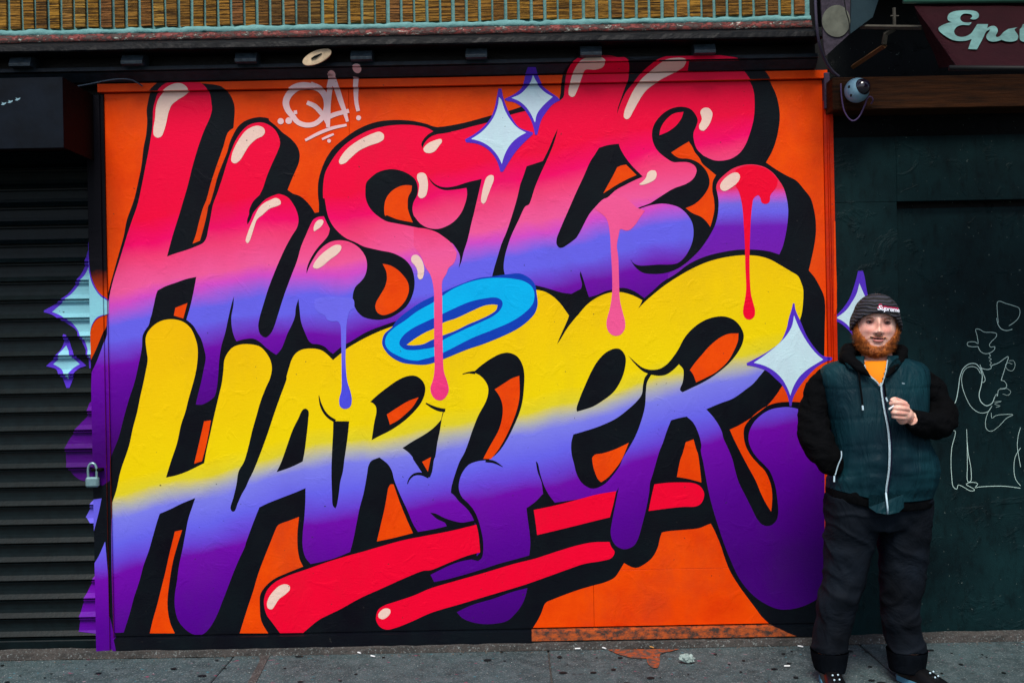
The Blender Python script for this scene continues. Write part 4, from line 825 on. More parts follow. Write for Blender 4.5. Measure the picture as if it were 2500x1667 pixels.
# dark spots of trodden gum, each an irregular flat blob
rg = random.Random(5); bm = bmesh.new()
for i in range(210):
    x, y = rg.uniform(-3.2, 3.1), -rg.uniform(.07, 1.2)**1.0; rr = rg.choice([.004, .006, .008, .012, .016])*rg.uniform(.7, 1.2)
    n = 9; ph = rg.random()*6; st_ = rg.uniform(.6, 1.5); z = .0042+i*2e-6
    c0 = bm.verts.new((x, y, z+.0006)); rim = [bm.verts.new((x+rr*st_*math.cos(a)*rg.uniform(.8, 1.15), y+rr*math.sin(a)*rg.uniform(.8, 1.15), z)) for a in [ph+k*2*math.pi/n for k in range(n)]]
    for k in range(n): bm.faces.new((c0, rim[k], rim[(k+1) % n]))
tag(bm_obj('gum_spots', bm, simple('black_gum', (.006, .009, .010), .7)), kind='stuff')
def chips(name, mat, n, seed, x0, x1_, y0, y1, s0, s1):
    rg = random.Random(seed); bm = bmesh.new()
    for i in range(n):
        c = Vector((rg.uniform(x0, x1_), rg.uniform(y0, y1), .004+rg.uniform(0, .002))); s = rg.uniform(s0, s1)
        q = [c+Vector((rg.uniform(-s, s), rg.uniform(-s, s), rg.uniform(0, s*.7))) for _ in range(4)]
        v_ = [bm.verts.new(p) for p in q]
        for f_ in ((0, 1, 2), (0, 2, 3), (0, 3, 1), (1, 3, 2)): bm.faces.new([v_[k] for k in f_])
    tag(bm_obj(name, bm, mat), kind='stuff')
chips('pale_grit', simple('pale_grit', (.55, .62, .6), .8), 330, 3, -3.4, 3.4, -.62, -.055, .0015, .0042)
chips('brown_grit', simple('brown_grit', (.14, .09, .06), .8), 700, 4, -3.4, 3.4, -.12, -.05, .002, .006)
chips('tinted_flakes', simple('pink_flakes', (.45, .12, .2), .8), 90, 8, -3.3, 3.3, -.9, -.06, .0015, .004)
# crumpled paper
c = G0(1676, 1616, .004); bm = bmesh.new(); bmesh.ops.create_icosphere(bm, subdivisions=4, radius=1)
for v_ in bm.verts:
    p = v_.co.copy(); n_ = 1+noise.noise(p*2.1)*.45+abs(noise.noise(p*5))*.35
    v_.co = Vector((p.x*.032*n_, p.y*.022*n_, max(p.z*.020*n_, -.016)))
bmesh.ops.translate(bm, vec=c+Vector((0, 0, .019)), verts=bm.verts)
bmesh.ops.rotate(bm, cent=c, matrix=Matrix.Rotation(.2, 3, 'Y'), verts=bm.verts)
tag(bm_obj('crumpled_paper', bm, simple('grey_white_paper', (.34, .44, .42), .8, .4, 30, .4, .003, 60)), 'crumpled greyish white paper lying on the pavement near the wall', 'paper')
# cigarette butts
bme = bpy.data.meshes.new('cigarette_butt'); bm = bmesh.new(); tube(bm, [(-.015, 0, .004), (.004, 0, .004), (.013, 0, .0042)], [.004, .004, .0036], 7); bm.to_mesh(bme); bm.free()
M_wht, M_tan = simple('white_cigarette_paper', (.75, .78, .8), .7, .1), simple('tan_filter_paper', (.5, .26, .08), .7, .2)
for i, (x, y, a, mt, lb) in enumerate(((1409, 1577, .05, M_wht, 'longest white cigarette butt lying flat along the wall foot right of the pavement joint'), (1474, 1580, -.9, M_wht, 'white cigarette butt lying slantwise left of the orange paint spill'),
      (1591, 1580, -.9, M_tan, 'tan cigarette butt at the top edge of the orange paint spill'), (1922, 1627, .0, M_wht, 'white cigarette butt lying alone beside the man\'s right shoe'),
      (911, 1603, -.6, M_wht, 'white cigarette butt farther out on the left part of the pavement'), (883, 1582, -.8, M_wht, 'white cigarette butt against the wall foot below the red bars'),
      (1955, 1579, -.6, M_wht, 'grey white cigarette butt at the wall foot just left of the man'))):
    me = bme.copy(); me.materials.append(mt); o = bpy.data.objects.new('cigarette_butt', me); COL.objects.link(o)
    g = G0(x, y, .004); g.z = .0045; g.y = min(g.y, -.058); o.location = g; o.rotation_euler.z = a; tag(o, lb, 'cigarette', 'cigarette butts on the pavement')

# ---------------------------------------------------------------- the man
DP = .6
me_c = empty('person', tuple(P(2125, 1662, DP)), 'bearded man in striped beanie, dark teal vest and black hoodie standing beside the mural', 'person')
def V(px, py, d=DP): return P(px, py, d)
def obj_from(bm):
    me = bpy.data.meshes.new('tmp'); bmesh.ops.recalc_face_normals(bm, faces=bm.faces[:]); bm.to_mesh(me); bm.free()
    o = bpy.data.objects.new('tmp', me); COL.objects.link(o); return o
def remesh(bm, voxel, smooth=6, fac=.5):
    o = obj_from(bm); m_ = o.modifiers.new('r', 'REMESH'); m_.mode = 'VOXEL'; m_.voxel_size = voxel; m_.use_smooth_shade = True
    if smooth: s_ = o.modifiers.new('s', 'SMOOTH'); s_.iterations = smooth; s_.factor = fac
    dg = bpy.context.evaluated_depsgraph_get(); me = bpy.data.meshes.new_from_object(o.evaluated_get(dg)); bpy.data.objects.remove(o)
    return me
def ring(bm, cx, cy, cz, rx, ry, n=40, e=2.3, shift=None):
    out = []
    for k in range(n):
        a = 2*math.pi*k/n; c, s = math.cos(a), math.sin(a)
        x = math.copysign(abs(c)**(2/e), c); y = math.copysign(abs(s)**(2/e), s)
        dz = shift(x, y) if shift else 0
        out.append(bm.verts.new((cx+x*rx, cy+y*ry, cz+dz)))
    return out
def skin_rings(bm, rings, cap0=True, cap1=True):
    for a, b in zip(rings, rings[1:]):
        n = len(a)
        for k in range(n): bm.faces.new((a[k], a[(k+1) % n], b[(k+1) % n], b[k]))
    if cap0: bm.faces.new(rings[0][::-1])
    if cap1: bm.faces.new(rings[-1])
def interp_rows(rows, n):
    """rows = (py, xl, xr, depth centre, depth radius), smoothly resampled"""
    pts = [Vector((r[0], r[1], r[2])) for r in rows]; q = [Vector((r[3], r[4], 0)) for r in rows]
    a = smooth_line(pts, n); b_ = smooth_line(q, n); return [(u.x, u.y, u.z, v_.x, v_.y) for u, v_ in zip(a, b_)]
def loft(bm, rows, n=3, seg=40, e=2.3, grow=0.0, shift=None, cap0=True, cap1=True):
    rings = []
    for py, xl, xr, dc, ry in interp_rows(rows, n):
        a, b_ = V(xl, py), V(xr, py); c = (a+b_)/2
        rings.append(ring(bm, c.x, -dc, c.z, abs(b_.x-a.x)/2+grow, ry+grow, seg, e, (lambda x, y, py=py: shift(py, x, y)) if shift else None))
    skin_rings(bm, rings, cap0, cap1); return rings

# --- clothes silhouettes in photo pixels
VEST = [(868, 2092, 2192, .585, .080), (878, 2052, 2222, .585, .092), (888, 2018, 2250, .59, .104), (905, 2004, 2266, .595, .118), (930, 2006, 2268, .60, .132), (960, 2013, 2264, .605, .142),
        (1000, 2020, 2260, .612, .152), (1040, 2026, 2256, .618, .160), (1077, 2030, 2258, .622, .166), (1110, 2031, 2272, .625, .171), (1148, 2026, 2284, .625, .172), (1180, 2019, 2276, .62, .168), (1204, 2018, 2268, .62, .162)]
def hemshift(py, x, y):
    t = min(1, max(0, (py-1110)/94.0)); return t*t*(.046*(-x if x < 0 else 0)-.010-.004*max(0, -y)*(1-abs(x)**2))
def row_at(py):
    R_ = VEST
    if py <= R_[0][0]: return R_[0]
    for a, b_ in zip(R_, R_[1:]):
        if py <= b_[0]:
            t = (py-a[0])/(b_[0]-a[0]); return tuple(a[i]+(b_[i]-a[i])*t for i in range(5))
    return R_[-1]
def front(px, py, off=0.0):
    """the point of the vest's front that the photo shows at (px, py)"""
    _, xl, xr, dc, ry = row_at(py); u = max(-1, min(1, (px-(xl+xr)/2)/((xr-xl)/2)))
    d = dc+ry*max(0, 1-abs(u)**2.3)**(1/2.3)
    return V(px, py, d+off)

def cloth_mat(name, c1, c2, rough=.7, scale=6, fold=.5, fd=.012, fs=5, st_=(1, 1, .5), spec=.25, weave=300, sheen=0):
    m, nt, b, pos = base_mat(name)
    nt.links.new(mix(nt, rng(nt, noise_(nt, pos, scale, 5, .6), .3, .7), c1, c2), b.inputs['Base Color'])
    b.inputs['Roughness'].default_value = rough; b.inputs['Specular IOR Level'].default_value = spec; b.inputs['Sheen Weight'].default_value = sheen
    h = math_(nt, 'ADD', math_(nt, 'MULTIPLY', noise_(nt, pos, fs, 4, .55, st_, 1.2), 1.0), math_(nt, 'MULTIPLY', noise_(nt, pos, weave, 2), .03))
    bump(nt, b, h, fold, fd); return m
M_vest = cloth_mat('dark_teal_nylon', (.0038, .032, .043), (.0020, .013, .022), .55, 4, .9, .022, 9, (1.6, 1, .4), .10)
M_blkc = cloth_mat('black_cotton', (.0016, .0020, .003), (.0009, .0011, .0015), .9, 6, .9, .02, 9, (1, 1, 1), .07)
M_trs = cloth_mat('dark_navy_denim', (.0055, .0095, .0165), (.0016, .0025, .0045), .8, 4, .9, .02, 5, (1, 1, 1.2), .1)
M_shirt = cloth_mat('orange_cotton', (.80, .24, .0), (.74, .20, .0), .8, 6, .3, .006, 9)

# --- body: one continuous surface (head, neck, trunk, arms, hands, legs)
bm = bmesh.new()
hx, hz = V(2141, 785).x, V(2141, 785).z; HC = Vector((hx, -.585, hz))
HR = Matrix.Rotation(R(-12), 3, 'Z') @ Matrix.Rotation(R(3.5), 3, 'Y') @ Matrix.Rotation(R(3), 3, 'X')
HEAD = [(-.150, .030, .060, -.005), (-.140, .045, .078, .02), (-.122, .064, .094, .045), (-.10, .078, .101, .06), (-.075, .088, .103, .075), (-.045, .0925, .101, .088), (-.015, .0905, .097, .095),
        (.015, .087, .096, .100), (.045, .085, .097, .103), (.075, .081, .092, .10), (.10, .069, .075, .085), (.12, .045, .048, .055), (.128, .012, .012, .014)]
def head_profile(z):
    z = max(HEAD[0][0], min(HEAD[-1][0], z))
    for a, b_ in zip(HEAD, HEAD[1:]):
        if z <= b_[0]:
            t = (z-a[0])/(b_[0]-a[0]); t = t*t*(3-2*t)*.5+t*.5; return [a[i]+(b_[i]-a[i])*t for i in (1, 2, 3)]
def g(x, z, cx, cz, sx, sz): return math.exp(-((x-cx)/sx)**2-((z-cz)/sz)**2)
def head_pt(a, z, off=0.0):
    """a = azimuth (0 = straight ahead), z = height above the eyes"""
    w_, f_, k_ = head_profile(z); c, s = math.cos(a), math.sin(a)
    x = w_*math.copysign(abs(s)**.92, s); y = -(f_*abs(c)**.86) if c > 0 else k_*abs(c)**.9
    if c > 0:
        dy = 0
        dy += .032*g(x, z, 0, -.040, .0145, .014)+.017*g(x, z, 0, -.018, .009, .022)+.010*g(x, z, 0, .004, .009, .018)
        dy += .011*(g(x, z, .015, -.045, .0075, .008)+g(x, z, -.015, -.045, .0075, .008))
        dy -= .014*(g(x, z, .036, -.001, .018, .011)+g(x, z, -.036, -.001, .018, .011))
        dy += .006*(g(x, z, .036, .020, .022, .007)+g(x, z, -.036, .020, .022, .007))
        dy += .009*(g(x, z, .047, -.036, .022, .018)+g(x, z, -.047, -.036, .022, .018))
        dy += .007*g(x, z, 0, -.0665, .021, .0045)+.009*g(x, z, 0, -.0815, .018, .0055)-.010*g(x, z, 0, -.0735, .024, .0028)
        dy += .009*g(x, z, 0, -.112, .024, .014)-.004*g(x, z, 0, -.094, .02, .006)
        y -= dy*c
    n = Vector((s, -c, 0)); return Vector((x, y, z))+n*off
def H3(p): return HC+HR @ p
NA, NZ = 140, 110; rings = []
for i in range(NZ+1):
    z = HEAD[0][0]+(HEAD[-1][0]-HEAD[0][0])*i/NZ
    rings.append([bm.verts.new(H3(head_pt(2*math.pi*k/NA, z))) for k in range(NA)])
skin_rings(bm, rings)
for s in (-1, 1):      # ears, mostly under the beanie
    q = H3(Vector((s*.090, .012, -.02))); e_ = bmesh.ops.create_icosphere(bm, subdivisions=3, radius=1)['verts']
    for v_ in e_: v_.co = q+HR @ Vector((v_.co.x*.010, v_.co.y*.017, v_.co.z*.030))
# neck and trunk
tube(bm, [H3(Vector((0, .02, -.05))), V(2140, 862, .585), V(2140, 885, .58), V(2140, 905, .58)], [.062, .066, .075, .08], 28)
loft(bm, [(p_[0]+(8 if i == 0 else 0), p_[1]+26, p_[2]-26, p_[3]-.005, p_[4]-.034) for i, p_ in enumerate(VEST)], 2, 32)
LEG_R = [(1205, 2014, 2146, .61, .135), (1280, 2015, 2145, .605, .125), (1332, 2014, 2131, .60, .112), (1389, 2011, 2115, .60, .100), (1430, 2006, 2103, .605, .096), (1455, 1998, 2095, .61, .096), (1504, 1994, 2080, .60, .090), (1555, 1989, 2069, .60, .086), (1585, 1981, 2067, .605, .086)]
LEG_L = [(1205, 2136, 2268, .61, .135), (1280, 2146, 2267, .605, .125), (1332, 2147, 2265, .60, .112), (1389, 2150, 2259, .60, .100), (1430, 2151, 2256, .60, .097), (1466, 2152, 2243, .605, .092), (1504, 2156, 2242, .60, .088), (1555, 2163, 2250, .60, .086), (1585, 2167, 2257, .605, .088)]
for L_ in (LEG_R, LEG_L): loft(bm, [(r_[0], r_[1]+16, r_[2]-16, r_[3], max(.04, r_[4]-.028)) for r_ in L_]+[(1640, (L_[-1][1]+L_[-1][2])/2-16, (L_[-1][1]+L_[-1][2])/2+16, .6, .035)], 2, 24)
ARM_R = [(2030, 908, .595), (2006, 935, .60), (1986, 985, .605), (1977, 1035, .61), (1986, 1078, .64), (2012, 1118, .68), (2046, 1148, .68)]
ARM_L = [(2246, 908, .595), (2278, 945, .60), (2298, 990, .615), (2303, 1026, .655), (2283, 1040, .72), (2256, 1036, .785), (2226, 1022, .83)]
tube(bm, [V(2052, 917, .585), V(2012, 940, .575), V(1992, 985, .575), V(1988, 1035, .595), V(1996, 1078, .64), V(2018, 1118, .68), V(2046, 1148, .68)], [.030, .034, .036, .036, .034, .028, .022], 18)
tube(bm, [V(2228, 917, .585), V(2266, 945, .575), V(2291, 990, .60)]+[V(*p_) for p_ in ARM_L[3:]], [.030, .034, .038, .038, .036, .033, .030], 18)
# the fist: palm, four stacked fingers bent round, thumb laid over the top
HD = .845
def hp(x, y, d=0.0): return V(2130+x/13.07, 940+y/13.07, HD+d)
tube(bm, [hp(1200, 1010, -.02), hp(1080, 960, -.012), hp(960, 900, -.010), hp(880, 850, -.010)], [.026, .034, .036, .030], 20)
tube(bm, [hp(1000, 1200, -.012), hp(960, 1080, -.008), hp(930, 1000, -.006)], [.019, .026, .026], 16)
for pts, rs in (([(1130, 690, .010), (1000, 600, .020), (840, 560, .022), (700, 560, .016), (600, 585, .008), (535, 612, .004)], [.0115, .0118, .0108, .0098, .0088, .0068]),
                ([(1150, 790, .012), (1040, 745, .022), (860, 738, .026), (735, 735, .020), (700, 745, .002), (780, 760, -.012)], [.0115, .0118, .0110, .0104, .0096, .008]),
                ([(1120, 910, .010), (1010, 900, .021), (830, 885, .026), (690, 875, .020), (650, 880, .002), (740, 890, -.012)], [.0110, .0112, .0106, .0100, .0092, .0078]),
                ([(1080, 1040, .006), (990, 1045, .016), (840, 1030, .020), (710, 1010, .015), (670, 1010, -.001), (750, 1015, -.012)], [.0100, .0102, .0096, .0090, .0084, .007]),
                ([(1080, 620, -.016), (930, 540, -.012), (790, 480, -.004), (700, 455, .004), (630, 480, .010), (590, 515, .013)], [.0125, .0125, .0118, .0112, .0100, .0078])):
    c_ = smooth_line([hp(*p_) for p_ in pts], 4); rr = smooth_line([Vector((r_, 0, 0)) for r_ in rs], 4); tube(bm, c_, [v_.x for v_ in rr], 14)
me = remesh(bm, .0033, 3, .5)
m, nt, b, pos = base_mat('skin')
sep = nd(nt, 'ShaderNodeSeparateXYZ'); nt.links.new(pos, sep.inputs[0])
c_ = mix(nt, rng(nt, noise_(nt, pos, 26, 4, .6), .4, .66), (.80, .47, .375), (.70, .32, .25))
def blob(p, r0, r1):
    vm = nd(nt, 'ShaderNodeVectorMath', operation='DISTANCE'); nt.links.new(pos, vm.inputs[0]); vm.inputs[1].default_value = p; return rng(nt, vm.outputs['Value'], r0, r1, 1, 0)
for s in (-1, 1): c_ = mix(nt, math_(nt, 'MULTIPLY', blob(H3(head_pt(s*.42, -.035)), .006, .034), .6), c_, (.64, .20, .16))
c_ = mix(nt, math_(nt, 'MULTIPLY', blob(H3(head_pt(0, -.042))+Vector((0, -.02, 0)), .004, .02), .35), c_, (.60, .20, .16))
for s in (-1, 1): c_ = mix(nt, math_(nt, 'MULTIPLY', blob(H3(head_pt(s*.36, -.008)), .008, .025), .75), c_, (.26, .10, .10))  # brow shade put into the skin colour round the eye sockets
nt.links.new(c_, b.inputs['Base Color']); b.inputs['Roughness'].default_value = .5
b.inputs['Subsurface Weight'].default_value = .12; b.inputs['Subsurface Scale'].default_value = .01
bump(nt, b, noise_(nt, pos, 400, 3), .15, .001)
link('body', me, m, me_c, smooth=True)
# lips, mouth, nostrils, eyes, lids, brows
M_lip = simple('lips', (.60, .20, .19), .4, .2); M_dk = simple('dark_mouth', (.03, .008, .008), .6, .2); M_tooth = simple('teeth', (.55, .48, .42), .4, .1)
def facetube(name, az, mat, r, off=.001, n=6):
    bm = bmesh.new(); pts = smooth_line([H3(head_pt(a, z, off)) for a, z in az], 5); rr = [v_.x for v_ in smooth_line([Vector((q, 0, 0)) for q in r], 5)]
    tube(bm, pts, rr, n); return bm_obj(name, bm, mat, me_c, smooth=True)
facetube('mouth_line', [(-.35, -.0650), (-.27, -.0685), (-.14, -.0725), (0, -.0745), (.14, -.0735), (.27, -.0695), (.34, -.0665)], M_dk, [.0012, .0032, .0052, .0060, .0052, .0032, .0012], .0026)
facetube('teeth', [(-.12, -.0725), (0, -.0735), (.12, -.0735)], M_tooth, [.001, .0019, .001], .0066)
facetube('lower_lip', [(-.24, -.0765), (-.10, -.0825), (.08, -.083), (.23, -.077)], M_lip, [.0015, .0042, .0044, .0015], .0030)
facetube('upper_lip', [(-.24, -.0675), (-.1, -.0672), (0, -.0685), (.1, -.0680), (.24, -.0685)], M_lip, [.001, .0022, .0018, .0022, .001], .0025)
M_eye = simple('eyeball', (.36, .28, .28), .15, .1, spec=.6); M_iris = simple('iris', (.018, .014, .012), .12, .3, spec=.8)
M_lid = simple('eyelid', (.16, .06, .05), .5, .2); M_brow = simple('ginger_brow_hair', (.16, .07, .035), .8, .4)
for s in (-1, 1):
    a0 = s*.415; c0 = H3(head_pt(a0, -.001)); 
    bm = bmesh.new(); bmesh.ops.create_uvsphere(bm, u_segments=18, v_segments=12, radius=.0115); bmesh.ops.translate(bm, vec=c0+Vector((0, .0078, 0)), verts=bm.verts); o = bm_obj('eye', bm, M_eye, me_c, smooth=True)
    bm = bmesh.new(); bmesh.ops.create_uvsphere(bm, u_segments=14, v_segments=10, radius=.0066); bmesh.ops.translate(bm, vec=c0+Vector((.001, .0011, -.0006)), verts=bm.verts)
    bm_obj('iris', bm, M_iris, o, smooth=True)
    facetube('eyelid', [(a0-.15, -.0015), (a0-.07, .0038), (a0, .0052), (a0+.07, .0038), (a0+.15, -.0015)], M_lid, [.0012, .0022, .0026, .0022, .0012], .0040)
    facetube('eyelid', [(a0-.14, -.0025), (a0-.05, -.0060), (a0+.05, -.0060), (a0+.14, -.0025)], M_lid, [.0010, .0018, .0018, .0010], .0034)
    facetube('eyelid', [(a0-.15, .0055), (a0, .0105), (a0+.15, .0055)], MATS['skin'], [.0018, .0036, .0018], .0020)
    facetube('eyebrow', [(a0-.20, .0155), (a0, .0205), (a0+.19, .0165)], M_brow, [.0012, .0024, .0012], .0014)
    facetube('nostril', [(s*.07, -.0525), (s*.13, -.053)], M_dk, [.0018, .0018], .0016)
# beard: a thick short shell with individual tufts
m, nt, b, pos = base_mat('ginger_beard')
f_ = rng(nt, math_(nt, 'MULTIPLY_ADD', noise_(nt, pos, 34, 3, .6), .5, math_(nt, 'MULTIPLY', noise_(nt, pos, 150, 3, .7, (1, 1, .35)), .5)), .42, .58)
nt.links.new(mix(nt, f_, (.54, .155, .018), (.22, .05, .008)), b.inputs['Base Color']); b.inputs['Roughness'].default_value = .6
bump(nt, b, noise_(nt, pos, 260, 3, .7, (1, 1, .3)), .8, .004); M_beard = m
def beard_d(a, z):
    """beard thickness: sideburns, jaw and chin, none on the cheeks, lips and nose"""
    aa = abs(a)
    top = -.106; ks = [(0, -.108), (.33, -.103), (.45, -.088), (.6, -.074), (.8, -.056), (.95, -.042), (1.1, -.018), (1.3, .015), (2.2, .03)]
    for (p0, q0), (p1, q1) in zip(ks, ks[1:]):
        if p0 <= aa <= p1: top = q0+(q1-q0)*(aa-p0)/(p1-p0)
    t = (top-z)/.016
    if aa > 1.75: t = min(t, (2.0-aa)/.12)
    return max(0.0, min(1.0, t))
bm = bmesh.new(); NB, MB_ = 120, 70; grid = {}
for i in range(MB_+1):
    z = -.150+.175*i/MB_
    for k in range(NB+1):
        a = -2.05+4.1*k/NB; t = beard_d(a, z)
        if t > .02:
            th_ = (.002+(.011 if z < -.10 else .0055)*min(1, t))+noise.noise(Vector((a*14, z*160, 1)))*.0022
            p = head_pt(a, z, th_*min(1, t*1.5))
            if z < -.11: p.z -= .012*t*max(0, math.cos(a))
            grid[(i, k)] = bm.verts.new(H3(p))
for i in range(MB_):
    for k in range(NB):
        q = [(i, k), (i, k+1), (i+1, k+1), (i+1, k)]
        if all(c in grid for c in q): bm.faces.new([grid[c] for c in q])
rg = random.Random(2)
keys = list(grid)
for _ in range(7000):
    i, k = rg.choice(keys); p = grid[(i, k)].co.copy(); a = -2.05+4.1*k/NB
    n_ = (HR @ Vector((math.sin(a), -math.cos(a), -.55))).normalized(); s_ = Vector((rg.uniform(-1, 1), rg.uniform(-1, 1), rg.uniform(-1, 1)))
    L_ = rg.uniform(.006, .017); w_ = HR @ Vector((math.cos(a), math.sin(a), 0))*.0008
    tip = p+n_*L_+s_*.003
    f1 = bm.faces.new([bm.verts.new(p-w_), bm.verts.new(p+w_), bm.verts.new(tip)])
for _ in range(2600):      # sparse hairs feathering out over the cheeks
    i, k = rg.choice(keys); a = -2.05+4.1*k/NB; z = -.150+.175*i/MB_
    if beard_d(a, z) > .75: continue
    z += rg.uniform(-.002, .011); p = H3(head_pt(a, z, .0004)); n_ = (HR @ Vector((math.sin(a)*.6, -math.cos(a)*.6, -.9))).normalized(); w_ = HR @ Vector((math.cos(a), math.sin(a), 0))*.0006
    bm.faces.new([bm.verts.new(p-w_), bm.verts.new(p+w_), bm.verts.new(p+n_*rg.uniform(.004, .009))])
bm_obj('beard', bm, M_beard, me_c)
bm = bmesh.new()          # thin moustache
for _ in range(900):
    a = rg.gauss(0, .19); z = -.0590+rg.uniform(-.0045, .003)-abs(a)*.028
    p = H3(head_pt(a, z, .0006)); n_ = (HR @ Vector((math.sin(a)*.6+(.5 if a > 0 else -.5), -.5, -1))).normalized(); w_ = Vector((.0005, 0, 0)); t_ = p+n_*rg.uniform(.003, .007)
    bm.faces.new([bm.verts.new(p-w_), bm.verts.new(p+w_), bm.verts.new(t_)])
bm_obj('moustache', bm, simple('light_ginger_hair', (.52, .24, .11), .7), me_c)

# beanie
RIM = [(0, .041), (.25, .039), (.49, .031), (.70, .019), (.88, .005), (1.1, -.015), (1.3, -.034), (1.55, -.046), (2.2, -.05), (3.2, -.05)]
def beanie_pt(a, t, off=0.0):
    """t 0 rim .. 1 crown"""
    c = math.cos(a); aa = abs((a+math.pi) % (2*math.pi)-math.pi); rim = -.05
    for (p0, q0), (p1, q1) in zip(RIM, RIM[1:]):
        if p0 <= aa <= p1: s_ = (aa-p0)/(p1-p0); rim = q0+(q1-q0)*s_
    top = .128; z = rim+(top-rim)*math.sin(t*math.pi/2)
    u = t; w_ = .115*math.cos(u*math.pi/2)**.8; f_ = .118*math.cos(u*math.pi/2)**.8; k_ = .122*math.cos(u*math.pi/2)**.8
    slope = 1-.05*(1-t)*(1 if c > 0 else 0)
    s = math.sin(a); x = (w_+off)*math.copysign(abs(s)**.95, s); y = -(f_+off)*abs(c)**.9*slope if c > 0 else (k_+off)*abs(c)**.9
    wr = math.sin(t*17+math.sin(a*2.5)*1.6+noise.noise(Vector((a*1.7, t*3, 0)))*2)*.0028*(1-t)
    return Vector((x*(1+wr*9), y*(1+wr*9), z))
bm = bmesh.new(); NA2, NT = 110, 60; rings = []
rings.append([bm.verts.new(H3(beanie_pt(2*math.pi*k/NA2, 0, -.012))) for k in range(NA2)])
for i in range(NT):
    rings.append([bm.verts.new(H3(beanie_pt(2*math.pi*k/NA2, i/NT))) for k in range(NA2)])
skin_rings(bm, rings, False, True)
m, nt, b, pos = base_mat('striped_knit')
inv = HR.transposed()
vm = nd(nt, 'ShaderNodeVectorMath', operation='SUBTRACT'); nt.links.new(pos, vm.inputs[0]); vm.inputs[1].default_value = HC
ez = inv @ Vector((1, 0, 0)); zrow = Vector((inv[2][0], inv[2][1], inv[2][2]))
dt = nd(nt, 'ShaderNodeVectorMath', operation='DOT_PRODUCT'); nt.links.new(vm.outputs[0], dt.inputs[0]); dt.inputs[1].default_value = zrow
wob = math_(nt, 'MULTIPLY', math_(nt, 'SUBTRACT', noise_(nt, pos, 13, 2, .5), .5), .032)
zz = math_(nt, 'ADD', dt.outputs['Value'], wob)
sn = math_(nt, 'SINE', math_(nt, 'MULTIPLY', zz, 2*math.pi/.0155))
f_ = rng(nt, sn, .15, .6)
nt.links.new(mix(nt, f_, (.003, .0025, .004), (.030, .032, .050)), b.inputs['Base Color']); b.inputs['Roughness'].default_value = .8
bump(nt, b, math_(nt, 'ADD', sn, math_(nt, 'MULTIPLY', noise_(nt, pos, 500), .6)), .7, .003)
bn = bm_obj('beanie', bm, m, me_c, smooth=True)
# embroidered script on the beanie's front right
def script(body, mat, size, dz, off, name):
    cu = bpy.data.curves.new('t', 'FONT'); cu.body = body; cu.size = size; cu.shear = .35; cu.offset = .0006; cu.resolution_u = 3; cu.space_character = .92
    o = bpy.data.objects.new('t', cu); COL.objects.link(o); dg = bpy.context.evaluated_depsgraph_get()
    me = bpy.data.meshes.new_from_object(o.evaluated_get(dg)); bpy.data.objects.remove(o)
    bm = bmesh.new(); bm.from_mesh(me); bmesh.ops.triangulate(bm, faces=bm.faces[:]); bmesh.ops.subdivide_edges(bm, edges=[e for e in bm.edges if e.calc_length() > .006], cuts=2)
    for v_ in bm.verts:
        a = -.10+v_.co.x/.112; z_ = .058+v_.co.y-v_.co.x*.10+dz
        rim = .039; t = math.asin(max(0, min(1, (z_-rim)/(.128-rim))))/(math.pi/2); p = beanie_pt(a, t, off+.004)
        v_.co = H3(Vector((p.x, p.y, z_)))
    me2 = bpy.data.meshes.new(name); bm.to_mesh(me2); bm.free(); me2.materials.clear(); link(name, me2, mat, bn)
script('Supreme', simple('red_embroidery', (.50, .0, .07), .6), .029, .007, .0005, 'embroidered_lettering')
script('Supreme', simple('white_embroidery', (.70, .75, .86), .6, .1), .029, 0, .002, 'embroidered_lettering')

# --- clothes
# shirt and hoodie neck
bm = bmesh.new(); loft(bm, [(880, 2100, 2180, .585, .085), (892, 2080, 2200, .59, .100), (915, 2070, 2215, .60, .117), (945, 2075, 2215, .605, .125)], 3, 36); bm_obj('t_shirt', bm, M_shirt, me_c, smooth=True)
bm = bmesh.new()
hood = [([2098, 2090, 2080], .50)]
# hood: a thick roll round the neck, open at the front, its lapels running down to the zip
for pts, rs in (([(2150, 858, .47), (2108, 853, .50), (2072, 858, .56), (2068, 872, .63), (2084, 888, .69), (2106, 905, .735), (2128, 922, .755)], [.026, .030, .038, .036, .028, .016, .006]),
                ([(2130, 858, .47), (2172, 855, .50), (2198, 858, .56), (2202, 872, .62), (2192, 888, .68), (2176, 905, .73), (2164, 920, .752)], [.026, .028, .030, .026, .020, .013, .006])):
    c_ = smooth_line([V(*p_) for p_ in pts], 4); rr = [v_.x for v_ in smooth_line([Vector((r_, 0, 0)) for r_ in rs], 4)]; tube(bm, c_, rr, 20)
def sleeve(bm, pts, rs):
    c_ = smooth_line([V(*p_) for p_ in pts], 6); rr = [v_.x for v_ in smooth_line([Vector((r_, 0, 0)) for r_ in rs], 6)]
    n0 = len(bm.verts); tube(bm, c_, rr, 30)
sleeve(bm, [(2048, 917, .575)]+[(p_[0]+q_, p_[1], p_[2]-r_) for p_, q_, r_ in zip(ARM_R[1:], (2, 2, 9, 10, 8, 2), (.03, .03, .015, 0, 0, 0))], [.054, .058, .063, .074, .077, .064, .044])
sleeve(bm, [(2228, 917, .575), (2270, 945, .575), (2294, 990, .60)]+[ARM_L[i] for i in (3, 4, 5)]+[(2224, 1022, .825)], [.055, .061, .063, .064, .062, .056, .045])
me = remesh(bm, .006, 3)
norms = [n_.vector.copy() for n_ in me.vertex_normals]
for v_, nv_ in zip(me.vertices, norms):
    p = v_.co.copy(); q = noise.noise(Vector((p.x*16+p.z*8, p.y*16, p.z*24)))*.010+noise.noise(Vector((p.x*40, p.y*30, p.z*60)))*.0022; v_.co = p+nv_*q
link('hoodie', me, M_blkc, me_c, smooth=True)
